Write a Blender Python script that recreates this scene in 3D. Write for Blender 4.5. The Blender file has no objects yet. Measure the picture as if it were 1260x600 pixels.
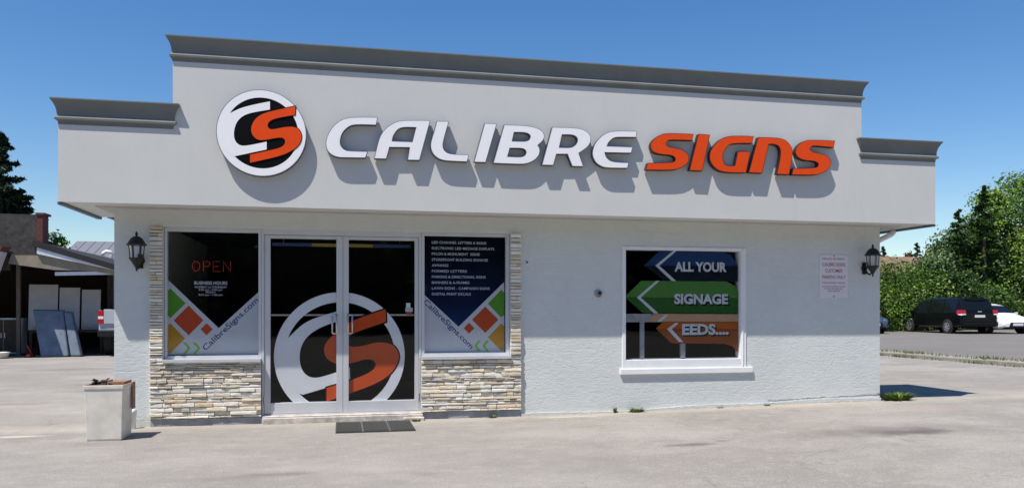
SKY_STR=.105; SUN_STR=5.0; EXPO=.33
import bpy, bmesh, math, random
import numpy as np
from mathutils import Vector, Matrix
from mathutils.geometry import tessellate_polygon
R = math.radians
random.seed(7)
S = bpy.context.scene
COL = S.collection
# ---------------------------------------------------------------- helpers
class MB:
    def __init__(s): s.v=[]; s.f=[]; s.m=[]; s.col=[]
    def add(s, vs, fs, mi=0, col=None):
        b=len(s.v); s.v+= [tuple(p) for p in vs]
        for f in fs: s.f.append([b+i for i in f]); s.m.append(mi); s.col.append(col)
    def box(s, x0,x1,y0,y1,z0,z1, mi=0, col=None):
        s.add([(x0,y0,z0),(x1,y0,z0),(x1,y1,z0),(x0,y1,z0),(x0,y0,z1),(x1,y0,z1),(x1,y1,z1),(x0,y1,z1)],
              [(3,2,1,0),(4,5,6,7),(0,1,5,4),(1,2,6,5),(2,3,7,6),(3,0,4,7)], mi, col)
    def bar(s, a, b, w, d, mi=0, up=(0,0,1)):
        a=Vector(a); b=Vector(b); z=(b-a).normalized(); u=Vector(up)
        if abs(z.dot(u))>.98: u=Vector((0,1,0))
        x=z.cross(u).normalized(); y=z.cross(x)
        vs=[p+x*sx*w/2+y*sy*d/2 for p in (a,b) for sx,sy in ((-1,-1),(1,-1),(1,1),(-1,1))]
        s.add(vs,[(3,2,1,0),(4,5,6,7),(0,1,5,4),(1,2,6,5),(2,3,7,6),(3,0,4,7)],mi)
    def tube(s, pts, r, n=8, mi=0, caps=True):
        pts=[Vector(p) for p in pts]; rings=[]
        if not isinstance(r,(list,tuple)): r=[r]*len(pts)
        for i,p in enumerate(pts):
            d=(pts[min(i+1,len(pts)-1)]-pts[max(i-1,0)]).normalized()
            u=Vector((0,0,1)) if abs(d.z)<.9 else Vector((0,1,0))
            x=d.cross(u).normalized(); y=d.cross(x)
            rings.append([p+x*math.cos(6.2832*k/n)*r[i]+y*math.sin(6.2832*k/n)*r[i] for k in range(n)])
        vs=[v for q in rings for v in q]; fs=[]
        for i in range(len(pts)-1):
            for k in range(n): fs.append((i*n+k,i*n+(k+1)%n,(i+1)*n+(k+1)%n,(i+1)*n+k))
        if caps: fs.append(tuple(range(n))[::-1]); fs.append(tuple(range((len(pts)-1)*n,len(pts)*n)))
        s.add(vs,fs,mi)
    def lathe(s, prof, c, n=16, mi=0, axis='z'):
        vs=[];fs=[]
        for (r,h) in prof:
            for k in range(n):
                a=6.2832*k/n
                if axis=='z': vs.append((c[0]+r*math.cos(a),c[1]+r*math.sin(a),c[2]+h))
                elif axis=='y': vs.append((c[0]+r*math.cos(a),c[1]+h,c[2]+r*math.sin(a)))
                else: vs.append((c[0]+h,c[1]+r*math.cos(a),c[2]+r*math.sin(a)))
        for i in range(len(prof)-1):
            for k in range(n): fs.append((i*n+k,i*n+(k+1)%n,(i+1)*n+(k+1)%n,(i+1)*n+k))
        fs.append(tuple(range(n))[::-1]); m=(len(prof)-1)*n; fs.append(tuple(range(m,m+n)))
        s.add(vs,fs,mi)
    def flat(s, loops, y, mi=0, clip=None):          # filled shape in the XZ plane
        pts=[Vector((p[0],p[1],0)) for l in loops for p in l]
        tr=tessellate_polygon([[Vector((p[0],p[1],0)) for p in l] for l in loops])
        for t in tr:
            q=[(pts[i].x,pts[i].y) for i in t]
            if (q[1][0]-q[0][0])*(q[2][1]-q[0][1])-(q[1][1]-q[0][1])*(q[2][0]-q[0][0])<0: q=q[::-1]
            if clip: q=cliprect(q,*clip)
            if len(q)>2: s.add([(a,y,b) for a,b in q],[tuple(range(len(q)))],mi)
    def prism(s, loops, y0, y1, mi=0, side=None):    # y0 = front
        s.flat(loops,y0,mi)
        for l in loops:
            n=len(l)
            s.add([(p[0],y0,p[1]) for p in l]+[(p[0],y1,p[1]) for p in l],[(i,(i+1)%n,n+(i+1)%n,n+i) for i in range(n)], mi if side is None else side)
    def build(s, name, mats, parent=None, smooth=False, loc=None, rot=None, bevel=0, orient=True):
        me=bpy.data.meshes.new(name); me.from_pydata(s.v,[],s.f)
        if not isinstance(mats,(list,tuple)): mats=[mats]
        for m in mats: me.materials.append(m)
        me.polygons.foreach_set('material_index',s.m)
        if any(c is not None for c in s.col):
            ca=me.color_attributes.new('tint','FLOAT_COLOR','CORNER'); arr=[]
            for p in me.polygons:
                c=s.col[p.index] or (1,1,1); arr+= list(c[:3])*0 or [x for _ in range(p.loop_total) for x in (*c[:3],1)]
            ca.data.foreach_set('color',arr)
        if smooth: me.polygons.foreach_set('use_smooth',[True]*len(me.polygons))
        me.update()
        if orient:
            b=bmesh.new(); b.from_mesh(me); bmesh.ops.recalc_face_normals(b,faces=b.faces); b.to_mesh(me); b.free()
        o=bpy.data.objects.new(name,me); COL.objects.link(o)
        if parent: o.parent=parent
        if loc: o.location=loc
        if rot: o.rotation_euler=rot
        if bevel:
            md=o.modifiers.new('bevel','BEVEL'); md.width=bevel; md.segments=2; md.limit_method='ANGLE'; md.angle_limit=R(40)
        return o
def pane(x0,x1,y0,y1,z0,z1,parent):
    m=MB(); m.box(x0,x1,y0,y1,z0,z1,1); m.m[2]=0
    return m.build('pane',[M['glass'],M['glass_c']],parent,orient=False)
def cliprect(q,x0,x1,z0,z1):
    for ax,lim,sg in ((0,x0,1),(0,x1,-1),(1,z0,1),(1,z1,-1)):
        o=[]
        for i in range(len(q)):
            a,b=q[i-1],q[i]; da=(a[ax]-lim)*sg; db=(b[ax]-lim)*sg
            if (da>=0)!=(db>=0):
                t=da/(da-db); o.append((a[0]+(b[0]-a[0])*t,a[1]+(b[1]-a[1])*t))
            if db>=0: o.append(b)
        q=o
        if not q: break
    return q
def smooth_loop(pts, it=3):
    P=[(p[0],p[1],len(p)>2) for p in pts]
    for _ in range(it):
        Q=[]; n=len(P)
        for i,p in enumerate(P):
            if p[2]: Q.append(p); continue
            a=P[i-1]; b=P[(i+1)%n]
            Q.append((p[0]*.75+a[0]*.25,p[1]*.75+a[1]*.25,False)); Q.append((p[0]*.75+b[0]*.25,p[1]*.75+b[1]*.25,False))
        P=Q
    return [(p[0],p[1]) for p in P]
def area(l): return sum(l[i-1][0]*l[i][1]-l[i][0]*l[i-1][1] for i in range(len(l)))/2
def inset(l, d):                                      # shrink (d>0) a CCW loop, grow a hole by passing -d
    if area(l)<0: l=l[::-1]
    n=len(l); o=[]
    for i in range(n):
        a=Vector(l[i-1]); b=Vector(l[i]); c=Vector(l[(i+1)%n])
        e1=(b-a); e2=(c-b)
        if e1.length<1e-6 or e2.length<1e-6: o.append(tuple(b)); continue
        e1.normalize(); e2.normalize(); n1=Vector((-e1.y,e1.x)); n2=Vector((-e2.y,e2.x)); m=(n1+n2)
        if m.length<.3: o.append(tuple(b+n1*d)); continue
        m.normalize(); k=d/max(.5,m.dot(n1)); o.append(tuple(b+m*k))
    return o
def tag(o,label=None,cat=None,group=None,kind=None):
    if label: o['label']=label
    if cat: o['category']=cat
    if group: o['group']=group
    if kind: o['kind']=kind
    return o
def thing(name,label,cat,loc=(0,0,0),rz=0,group=None):
    o=bpy.data.objects.new(name,None); COL.objects.link(o); o.location=loc; o.rotation_euler=(0,0,rz); o.empty_display_size=.2
    return tag(o,label,cat,group)
def copy_tree(o,parent=None):
    c=o.copy(); COL.objects.link(c); c.parent=parent
    for ch in list(o.children): copy_tree(ch,c)
    return c
_tc={}
def text_tris(body, bold=0.0):
    k=(body,bold)
    if k in _tc: return _tc[k]
    cu=bpy.data.curves.new('t','FONT'); cu.body=body; cu.size=1; cu.offset=bold; cu.resolution_u=3; cu.fill_mode='FRONT'
    ob=bpy.data.objects.new('t',cu); COL.objects.link(ob)
    me=bpy.data.meshes.new_from_object(ob.evaluated_get(bpy.context.evaluated_depsgraph_get()))
    vs=[(v.co.x,v.co.y) for v in me.vertices]; fs=[tuple(p.vertices) for p in me.polygons]
    bpy.data.objects.remove(ob); bpy.data.curves.remove(cu); bpy.data.meshes.remove(me)
    _tc[k]=(vs,fs); return _tc[k]
def text(mb, body, x0, x1, z0, z1, y, mi, bold=0.0, ang=0, shear=0, keep=False, center=False):
    """lettering fitted to a box on the plane y; z0..z1 is the cap height"""
    vs,fs=text_tris(body,bold); xs=[a for a,b in vs]; xa,xb=min(xs),max(xs); ch=.729
    sz=(z1-z0)/ch; sx=(x1-x0)/(xb-xa) if not keep else sz
    wdt=(xb-xa)*sx; ox=(x1-x0-wdt)/2 if center else 0
    c,s_=math.cos(ang),math.sin(ang); out=[]
    for a,b in vs:
        px=(a-xa)*sx+b*sz*shear+ox; pz=b*sz
        out.append((x0+px*c-pz*s_, y, z0+px*s_+pz*c))
    mb.add(out,fs,mi)
# ---------------------------------------------------------------- materials
class NT:
    def __init__(s,name):
        s.mat=bpy.data.materials.new(name); s.mat.use_nodes=True; s.t=s.mat.node_tree; s.t.nodes.clear()
        s.out=s.n('ShaderNodeOutputMaterial'); s.b=s.n('ShaderNodeBsdfPrincipled'); s.l(s.b.outputs[0],s.out.inputs[0])
        s.tc=s.n('ShaderNodeTexCoord').outputs['Object']
    def n(s,t,**k):
        x=s.t.nodes.new(t)
        for a,b in k.items(): setattr(x,a,b)
        return x
    def l(s,a,b): s.t.links.new(a,b)
    def noise(s,scale,detail=4,rough=.55,vec=None,dist=0):
        x=s.n('ShaderNodeTexNoise'); x.inputs['Scale'].default_value=scale; x.inputs['Detail'].default_value=detail
        x.inputs['Roughness'].default_value=rough; x.inputs['Distortion'].default_value=dist; s.l(vec or s.tc,x.inputs['Vector']); return x.outputs['Fac']
    def map(s,scale=(1,1,1),loc=(0,0,0),rot=(0,0,0)):
        x=s.n('ShaderNodeMapping'); x.inputs['Scale'].default_value=scale; x.inputs['Location'].default_value=loc; x.inputs['Rotation'].default_value=rot; s.l(s.tc,x.inputs[0]); return x.outputs[0]
    def ramp(s,fac,stops,interp='LINEAR'):
        x=s.n('ShaderNodeValToRGB'); r=x.color_ramp; r.interpolation=interp
        while len(r.elements)<len(stops): r.elements.new(.5)
        for e,(p,c) in zip(r.elements,stops): e.position=p; e.color=(*c,1) if isinstance(c,tuple) else (c,c,c,1)
        s.l(fac,x.inputs[0]); return x.outputs[0]
    def mix(s,f,a,b,mode='MIX'):
        x=s.n('ShaderNodeMix',data_type='RGBA',blend_type=mode)
        for inp,v in ((x.inputs[0],f),(x.inputs[6],a),(x.inputs[7],b)):
            if hasattr(v,'is_linked') or hasattr(v,'links'): s.l(v,inp)
            elif isinstance(v,tuple): inp.default_value=(*v,1)
            else: inp.default_value=v
        return x.outputs[2]
    def math(s,op,a,b=None,c=None,clamp=False):
        x=s.n('ShaderNodeMath',operation=op); x.use_clamp=clamp
        for i,v in enumerate((a,b,c)):
            if v is None: continue
            if hasattr(v,'links'): s.l(v,x.inputs[i])
            else: x.inputs[i].default_value=v
        return x.outputs[0]
    def bump(s,h,strength=.5,dist=.01,prev=None):
        x=s.n('ShaderNodeBump'); x.inputs['Strength'].default_value=strength; x.inputs['Distance'].default_value=dist; s.l(h,x.inputs['Height'])
        if prev: s.l(prev,x.inputs['Normal'])
        s.l(x.outputs[0],s.b.inputs['Normal']); return x.outputs[0]
    def set(s,**k):
        for a,v in k.items():
            i=s.b.inputs[{'rough':'Roughness','col':'Base Color','metal':'Metallic','spec':'Specular IOR Level','coat':'Coat Weight','emit':'Emission Strength','ecol':'Emission Color'}[a]]
            if hasattr(v,'links'): s.l(v,i)
            elif isinstance(v,tuple): i.default_value=(*v,1)
            else: i.default_value=v
def simple(name,col,rough=.6,metal=0,var=.12,scale=12,bump=0,bscale=60,spec=.5,coat=0,stretch=(1,1,1)):
    n=NT(name); v=n.map(stretch)
    f=n.noise(scale,5,.6,v); lo=tuple(c*(1-var) for c in col); hi=tuple(min(1,c*(1+var)) for c in col)
    n.set(col=n.ramp(f,[(.3,lo),(.7,hi)]),rough=rough,metal=metal,spec=spec,coat=coat)
    if bump: n.bump(n.noise(bscale,4,.6,v),bump,.01)
    return n.mat
M={}
def mk():
    # acrylic stucco of the parapet: fine sand grain, faint trowel clouds
    n=NT('parapet_stucco'); a=n.noise(.9,3,.6); b=n.noise(3.2,6,.65,n.map((1,1,.5))); g=n.noise(170,3,.7)
    c=n.ramp(a,[(.3,(.575,.59,.565)),(.7,(.63,.642,.61))]); c=n.mix(n.ramp(b,[(.35,0.),(.75,.35)]),c,(.54,.55,.54)); c=n.mix(.35,c,n.ramp(g,[(.3,.45),(.7,.77)]),'MIX')
    st=n.noise(1.2,4,.6,n.map((5,1,.25))); c=n.mix(n.ramp(st,[(.6,0.),(.85,.18)]),c,(.45,.45,.45))
    n.set(col=c,rough=.93,spec=.2); p=n.bump(g,.35,.004); n.bump(b,.25,.01,p); M['stucco']=n.mat
    # painted rough masonry wall
    n=NT('painted_masonry'); a=n.noise(1.3,4,.6); big=n.noise(9,6,.7,n.map((.8,1,1.5)),.9); f=n.noise(28,5,.65,n.map((.6,1,1.4)),.8); g=n.noise(120,3,.6)
    sx=n.n('ShaderNodeSeparateXYZ'); n.l(n.tc,sx.inputs[0]); z=sx.outputs[2]
    wob=n.math('MULTIPLY',n.noise(2.2,3),.05); zz=n.math('ADD',z,wob)
    fr=n.math('FRACT',n.math('MULTIPLY',zz,5.)); gr=n.math('SUBTRACT',1.,n.math('MULTIPLY',n.math('ABSOLUTE',n.math('SUBTRACT',fr,.5)),16.),clamp=True)
    gap=n.math('MULTIPLY',gr,n.ramp(n.noise(1.7,3,.6,n.map((1,1,4))),[(.45,0.),(.62,1.)]))
    h=n.math('ADD',n.math('MULTIPLY',f,.7),n.math('MULTIPLY',big,.5)); h=n.math('SUBTRACT',h,n.math('MULTIPLY',gap,.16))
    c=n.ramp(a,[(.3,(.62,.655,.65)),(.7,(.68,.715,.70))]); c=n.mix(n.ramp(big,[(.3,.25),(.6,0.)]),c,(.5,.52,.53))
    dirt=n.math('MULTIPLY',n.ramp(z,[(.0,.55),(.16,0.)]),n.noise(9,4)); c=n.mix(dirt,c,(.42,.38,.31))
    n.set(col=c,rough=.85,spec=.25); p=n.bump(h,.42,.02); n.bump(g,.25,.005,p); M['masonry']=n.mat
    M['cornice']=simple('cornice_grey',(.185,.20,.195),.85,var=.08,scale=3,bump=.25,bscale=150,spec=.2)
    n=NT('soffit_board'); a=n.noise(2,4,.6); c=n.ramp(a,[(.3,(.42,.40,.37)),(.7,(.5,.48,.45))]); n.set(col=c,rough=.8); n.bump(n.noise(40,3),.2,.005); M['soffit']=n.mat
    M['drip']=simple('dark_drip_edge',(.10,.12,.14),.5)
    # ledge stone, colour per stone
    n=NT('ledge_stone'); at=n.n('ShaderNodeAttribute',attribute_name='tint').outputs['Color']; f=n.noise(22,6,.65,n.map((.6,1,2))); g=n.noise(110,4,.7)
    c=n.mix(n.ramp(f,[(.33,.35),(.55,0.)]),at,(.50,.40,.27)); c=n.mix(n.ramp(g,[(.4,.22),(.6,0.)]),c,(.8,.78,.74)); n.set(col=c,rough=.9,spec=.2)
    p=n.bump(f,.45,.010); n.bump(g,.3,.004,p); M['stone']=n.mat
    M['mortar']=simple('mortar_backing',(.28,.26,.23),.95,bump=.4)
    M['plinth']=simple('grey_plinth',(.30,.32,.35),.85,var=.2,scale=8,bump=.4,bscale=50)
    M['alu']=simple('anodised_aluminium',(.62,.64,.67),.42,.25,var=.05,scale=4,stretch=(1,1,.2))
    M['vinyl']=simple('white_vinyl_frame',(.80,.81,.83),.4,0,var=.04,scale=5)
    M['steel']=simple('brushed_steel',(.6,.6,.62),.3,.8,var=.1)
    M['rubber']=simple('black_rubber',(.02,.02,.02),.7)
    M['black']=simple('black_metal',(.012,.012,.012),.45,.3,var=.3)
    M['film_w']=simple('white_film',(.78,.79,.82),.35,var=.02)
    M['film_grey']=simple('pale_film',(.55,.57,.62),.4,var=.03)
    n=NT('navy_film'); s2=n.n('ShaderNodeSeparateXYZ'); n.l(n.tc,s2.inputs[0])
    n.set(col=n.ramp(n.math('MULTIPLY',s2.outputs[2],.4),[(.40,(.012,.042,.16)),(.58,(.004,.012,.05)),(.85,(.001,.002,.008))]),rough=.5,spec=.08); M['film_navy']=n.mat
    for k,c in dict(green=(.10,.30,.03),red=(.50,.075,.03),orange=(.50,.26,.03),lime=(.22,.5,.08),navy=(.03,.055,.17),
        blue=(.015,.045,.14),blue_d=(.004,.008,.02),gr=(.075,.21,.045),gr_d=(.025,.10,.02),or_=(.40,.10,.022),or_d=(.25,.06,.012),or_t=(.5,.30,.18),ored=(.62,.085,.02)).items():  # or_t: paleness of the reflected band put into the orange
        M.setdefault('film_'+k,simple('film_'+k.strip('_'),c,.4,var=.03,spec=.15))
    M['face_w']=simple('white_letter_face',(.92,.92,.94),.3,var=.01)
    M['face_o']=simple('orange_letter_face',(.80,.075,.008),.3,var=.04)
    M['face_k']=simple('black_sign_face',(.004,.004,.005),.4,spec=.15)
    M['trim_b']=simple('blue_grey_letter_trim',(.16,.19,.30),.4)
    M['trim_r']=simple('dark_red_letter_trim',(.10,.015,.008),.4)
    M['ret_w']=simple('letter_return_dark',(.05,.055,.07),.45)
    M['ret_r']=simple('letter_return_black',(.015,.012,.012),.45)
    M['txt_w']=simple('white_text',(.55,.58,.66),.5)
    M['txt_g']=simple('grey_text',(.55,.58,.62),.5)
    M['txt_r']=simple('red_text',(.42,.06,.05),.5)
    M['paper']=simple('white_sign_board',(.72,.71,.76),.4,var=.03)
    # glass
    n=NT('window_glass'); n.t.nodes.remove(n.b); tr=n.n('ShaderNodeBsdfTransparent'); tr.inputs[0].default_value=(.955,.965,.97,1); gl=n.n('ShaderNodeBsdfGlossy'); gl.inputs['Roughness'].default_value=.02
    fr=n.n('ShaderNodeLayerWeight'); fr.inputs[0].default_value=.5; fz=n.math('ADD',n.math('MULTIPLY',n.math('POWER',fr.outputs['Facing'],5.),.93),.032); mx=n.n('ShaderNodeMixShader'); n.l(fz,mx.inputs[0]); n.l(tr.outputs[0],mx.inputs[1]); n.l(gl.outputs[0],mx.inputs[2]); n.l(mx.outputs[0],n.out.inputs[0]); M['glass']=n.mat
    n=NT('clear_glass_edge'); n.t.nodes.remove(n.b); tr=n.n('ShaderNodeBsdfTransparent'); tr.inputs[0].default_value=(.97,.98,.98,1); n.l(tr.outputs[0],n.out.inputs[0]); M['glass_c']=n.mat
    M['carglass']=simple('tinted_car_glass',(.006,.008,.009),.1,var=.1,spec=.35)
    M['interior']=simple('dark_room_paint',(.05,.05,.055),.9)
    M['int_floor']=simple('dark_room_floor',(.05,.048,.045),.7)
    n=NT('neon_red'); n.set(col=(.3,.02,.02),ecol=(1,.08,.07),emit=.07); M['neon']=n.mat
    n=NT('banner_yellow_glow'); n.set(col=(.30,.24,.07),ecol=(.8,.65,.15),emit=.035); M['ban_y']=n.mat  # faint glow put into the banner, which is no lamp
    n=NT('banner_blue_glow'); n.set(col=(.04,.07,.20),ecol=(.1,.2,.6),emit=.03); M['ban_b']=n.mat  # blue part given the same weak emission, with no light source in it
    # ground
    n=NT('worn_paving'); a=n.noise(.22,4,.6); b=n.noise(1.4,6,.6); f=n.noise(60,4,.7); sp=n.noise(230,2,.8)
    c=n.ramp(a,[(.3,(.19,.174,.156)),(.5,(.242,.223,.20)),(.72,(.31,.285,.253))]); c=n.mix(n.ramp(b,[(.35,.5),(.7,0.)]),c,(.285,.272,.262))
    pb=n.noise(5.5,5,.7); c=n.mix(n.ramp(pb,[(.52,0.),(.72,.55)]),c,(.43,.405,.37)); pc=n.noise(2.6,7,.75,n.map((.7,1.3,1))); c=n.mix(n.ramp(pc,[(.50,0.),(.66,.6)]),c,(.20,.188,.172)); lg=n.noise(.35,5,.7,n.map((1,1.6,1),(3,7,0))); c=n.mix(n.ramp(lg,[(.46,0.),(.62,.55)]),c,(.42,.395,.36))
    c=n.mix(.34,c,n.ramp(f,[(.34,(.095,.087,.077)),(.66,(.43,.40,.35))])); c=n.mix(n.ramp(sp,[(.62,0.),(.72,.5)]),c,(.10,.095,.09)); c=n.mix(n.ramp(sp,[(.28,.45),(.38,0.)]),c,(.58,.56,.52))
    g4=n.noise(34,3,.75); c=n.mix(n.ramp(g4,[(.60,0.),(.70,.45)]),c,(.50,.47,.42)); c=n.mix(n.ramp(g4,[(.30,.4),(.40,0.)]),c,(.12,.11,.10))
    s3=n.n('ShaderNodeSeparateXYZ'); n.l(n.tc,s3.inputs[0]); X,Y=s3.outputs[0],s3.outputs[1]
    nz=n.math('MULTIPLY',n.math('SUBTRACT',n.noise(3.5,6,.7),.5),1.7)
    for (sx_,sy_,rx,ry,st,colr) in [(3.55,-2.62,.30,.10,.75,(.10,.09,.08)),(3.95,-2.5,.12,.07,.6,(.12,.11,.1)),(5.97,-2.45,1.3,.42,.8,(.15,.14,.13)),(6.2,-2.62,.55,.2,.9,(.11,.10,.095)),(-.55,-3.2,.40,.09,.6,(.14,.12,.11)),(-.9,-3.3,.5,.12,.4,(.18,.16,.15)),
            (2.3,-3.3,1.1,.5,.22,(.2,.19,.18)),(-4.9,2.9,.9,.14,.5,(.16,.12,.10)),(-6.5,10.3,1.4,.5,.5,(.14,.12,.10)),(-4.4,6.0,.8,.2,.4,(.15,.12,.11)),(7.9,-.9,.6,.2,.3,(.4,.24,.2)),(3.0,-.22,.55,.06,.6,(.62,.58,.46)),(-4.5,-.3,.55,.09,.5,(.56,.54,.46)),(-3.5,-.5,.35,.08,.6,(.6,.58,.45)),(6.2,-.25,1.2,.1,.35,(.45,.30,.24)),(-2.5,-1.2,.5,.2,.35,(.15,.14,.13))]:
        dx=n.math('DIVIDE',n.math('SUBTRACT',X,sx_),rx); dy=n.math('DIVIDE',n.math('SUBTRACT',Y,sy_),ry)
        d=n.math('SQRT',n.math('ADD',n.math('MULTIPLY',dx,dx),n.math('MULTIPLY',dy,dy)))
        m=n.math('MULTIPLY',n.math('SUBTRACT',1.15,n.math('ADD',d,nz),clamp=True),st); c=n.mix(m,c,colr)
    sand=n.math('MULTIPLY',n.math('MULTIPLY',n.math('SUBTRACT',1.,n.math('MULTIPLY',n.math('ABSOLUTE',Y),2.2),clamp=True),n.noise(6,5,.65)),.9); c=n.mix(sand,c,(.46,.40,.33))
    vo=n.n('ShaderNodeTexVoronoi',feature='DISTANCE_TO_EDGE'); vo.inputs['Scale'].default_value=.42
    wv=n.n('ShaderNodeVectorMath',operation='ADD'); nn=n.n('ShaderNodeTexNoise'); nn.inputs['Scale'].default_value=1.7; nn.inputs['Detail'].default_value=6; n.l(n.tc,nn.inputs[0]); n.l(n.tc,wv.inputs[0]); n.l(nn.outputs['Color'],wv.inputs[1]); n.l(wv.outputs[0],vo.inputs['Vector'])
    ck=n.math('MULTIPLY',n.ramp(vo.outputs['Distance'],[(.0,1.),(.009,0.)]),n.ramp(n.noise(.6,2),[(.50,0.),(.62,.4)])); c=n.mix(ck,c,(.13,.12,.11))
    n.set(col=c,rough=.92,spec=.2); p=n.bump(f,.5,.006); n.bump(b,.3,.02,p); M['paving']=n.mat
    n=NT('asphalt_lot'); a=n.noise(.3,4,.6); f=n.noise(50,4,.7); c=n.ramp(a,[(.3,(.145,.131,.114)),(.7,(.185,.168,.147))]); c=n.mix(.3,c,n.ramp(f,[(.3,.1),(.7,.33)])); n.set(col=c,rough=.93,spec=.2); n.bump(f,.4,.006); M['asphalt']=n.mat
    M['grassbase']=simple('grass_soil',(.10,.10,.04),.95,var=.4,scale=1.5,bump=.5,bscale=20)
    M['concrete']=simple('old_concrete',(.27,.25,.215),.92,var=.22,scale=7,bump=.5,bscale=60)
    M['step']=simple('weathered_step_concrete',(.50,.46,.41),.92,var=.35,scale=9,bump=.6,bscale=40)
    M['mat']=simple('grey_door_mat',(.04,.042,.04),.9,var=.3,scale=60)
    M['bin']=simple('cloudy_white_plastic',(.70,.67,.60),.45,var=.14,scale=5)
    M['bin_in']=simple('stained_plastic_rim',(.42,.33,.22),.7,var=.3,scale=14)
    M['card']=simple('brown_card',(.30,.17,.11),.8,var=.2,scale=6)
    M['debris']=simple('dry_debris',(.05,.038,.03),.95,var=.6,scale=40,bump=.6)
    M['pvc']=simple('white_pipe',(.75,.75,.74),.4)
    M['roofmetal']=None
def leafmat(name,lo,mid,hi,trans=.3):
    n=NT(name); n.t.nodes.remove(n.b); at=n.n('ShaderNodeAttribute',attribute_name='tint').outputs['Fac']
    c=n.ramp(at,[(.0,lo),(.5,mid),(1.,hi)]); d=n.n('ShaderNodeBsdfDiffuse'); t=n.n('ShaderNodeBsdfTranslucent'); g=n.n('ShaderNodeBsdfGlossy'); g.inputs['Roughness'].default_value=.45
    g.inputs[0].default_value=(.35,.35,.3,1)
    n.l(c,d.inputs[0]); n.l(c,t.inputs[0]); m=n.n('ShaderNodeMixShader'); m.inputs[0].default_value=trans; n.l(d.outputs[0],m.inputs[1]); n.l(t.outputs[0],m.inputs[2])
    m2=n.n('ShaderNodeMixShader'); m2.inputs[0].default_value=.06; n.l(m.outputs[0],m2.inputs[1]); n.l(g.outputs[0],m2.inputs[2]); n.l(m2.outputs[0],n.out.inputs[0]); return n.mat
mk()
M['leaf_a']=leafmat('leaf_fresh',(.035,.075,.014),(.11,.21,.03),(.25,.36,.06))
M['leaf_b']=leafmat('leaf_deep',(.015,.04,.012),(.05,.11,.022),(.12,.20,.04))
M['leaf_c']=leafmat('leaf_grey_green',(.04,.08,.028),(.095,.165,.055),(.18,.27,.10))
M['needle']=leafmat('needle_blue_green',(.012,.03,.018),(.03,.06,.035),(.065,.105,.06),.12)
M['leaf_red']=leafmat('leaf_maroon',(.06,.02,.02),(.1,.03,.03),(.15,.05,.04))
M['grass']=leafmat('grass_blades',(.05,.09,.015),(.10,.17,.03),(.20,.25,.06))
M['bark']=simple('bark',(.09,.065,.045),.95,var=.35,scale=20,bump=.8,bscale=30,stretch=(1,1,.2))
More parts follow.
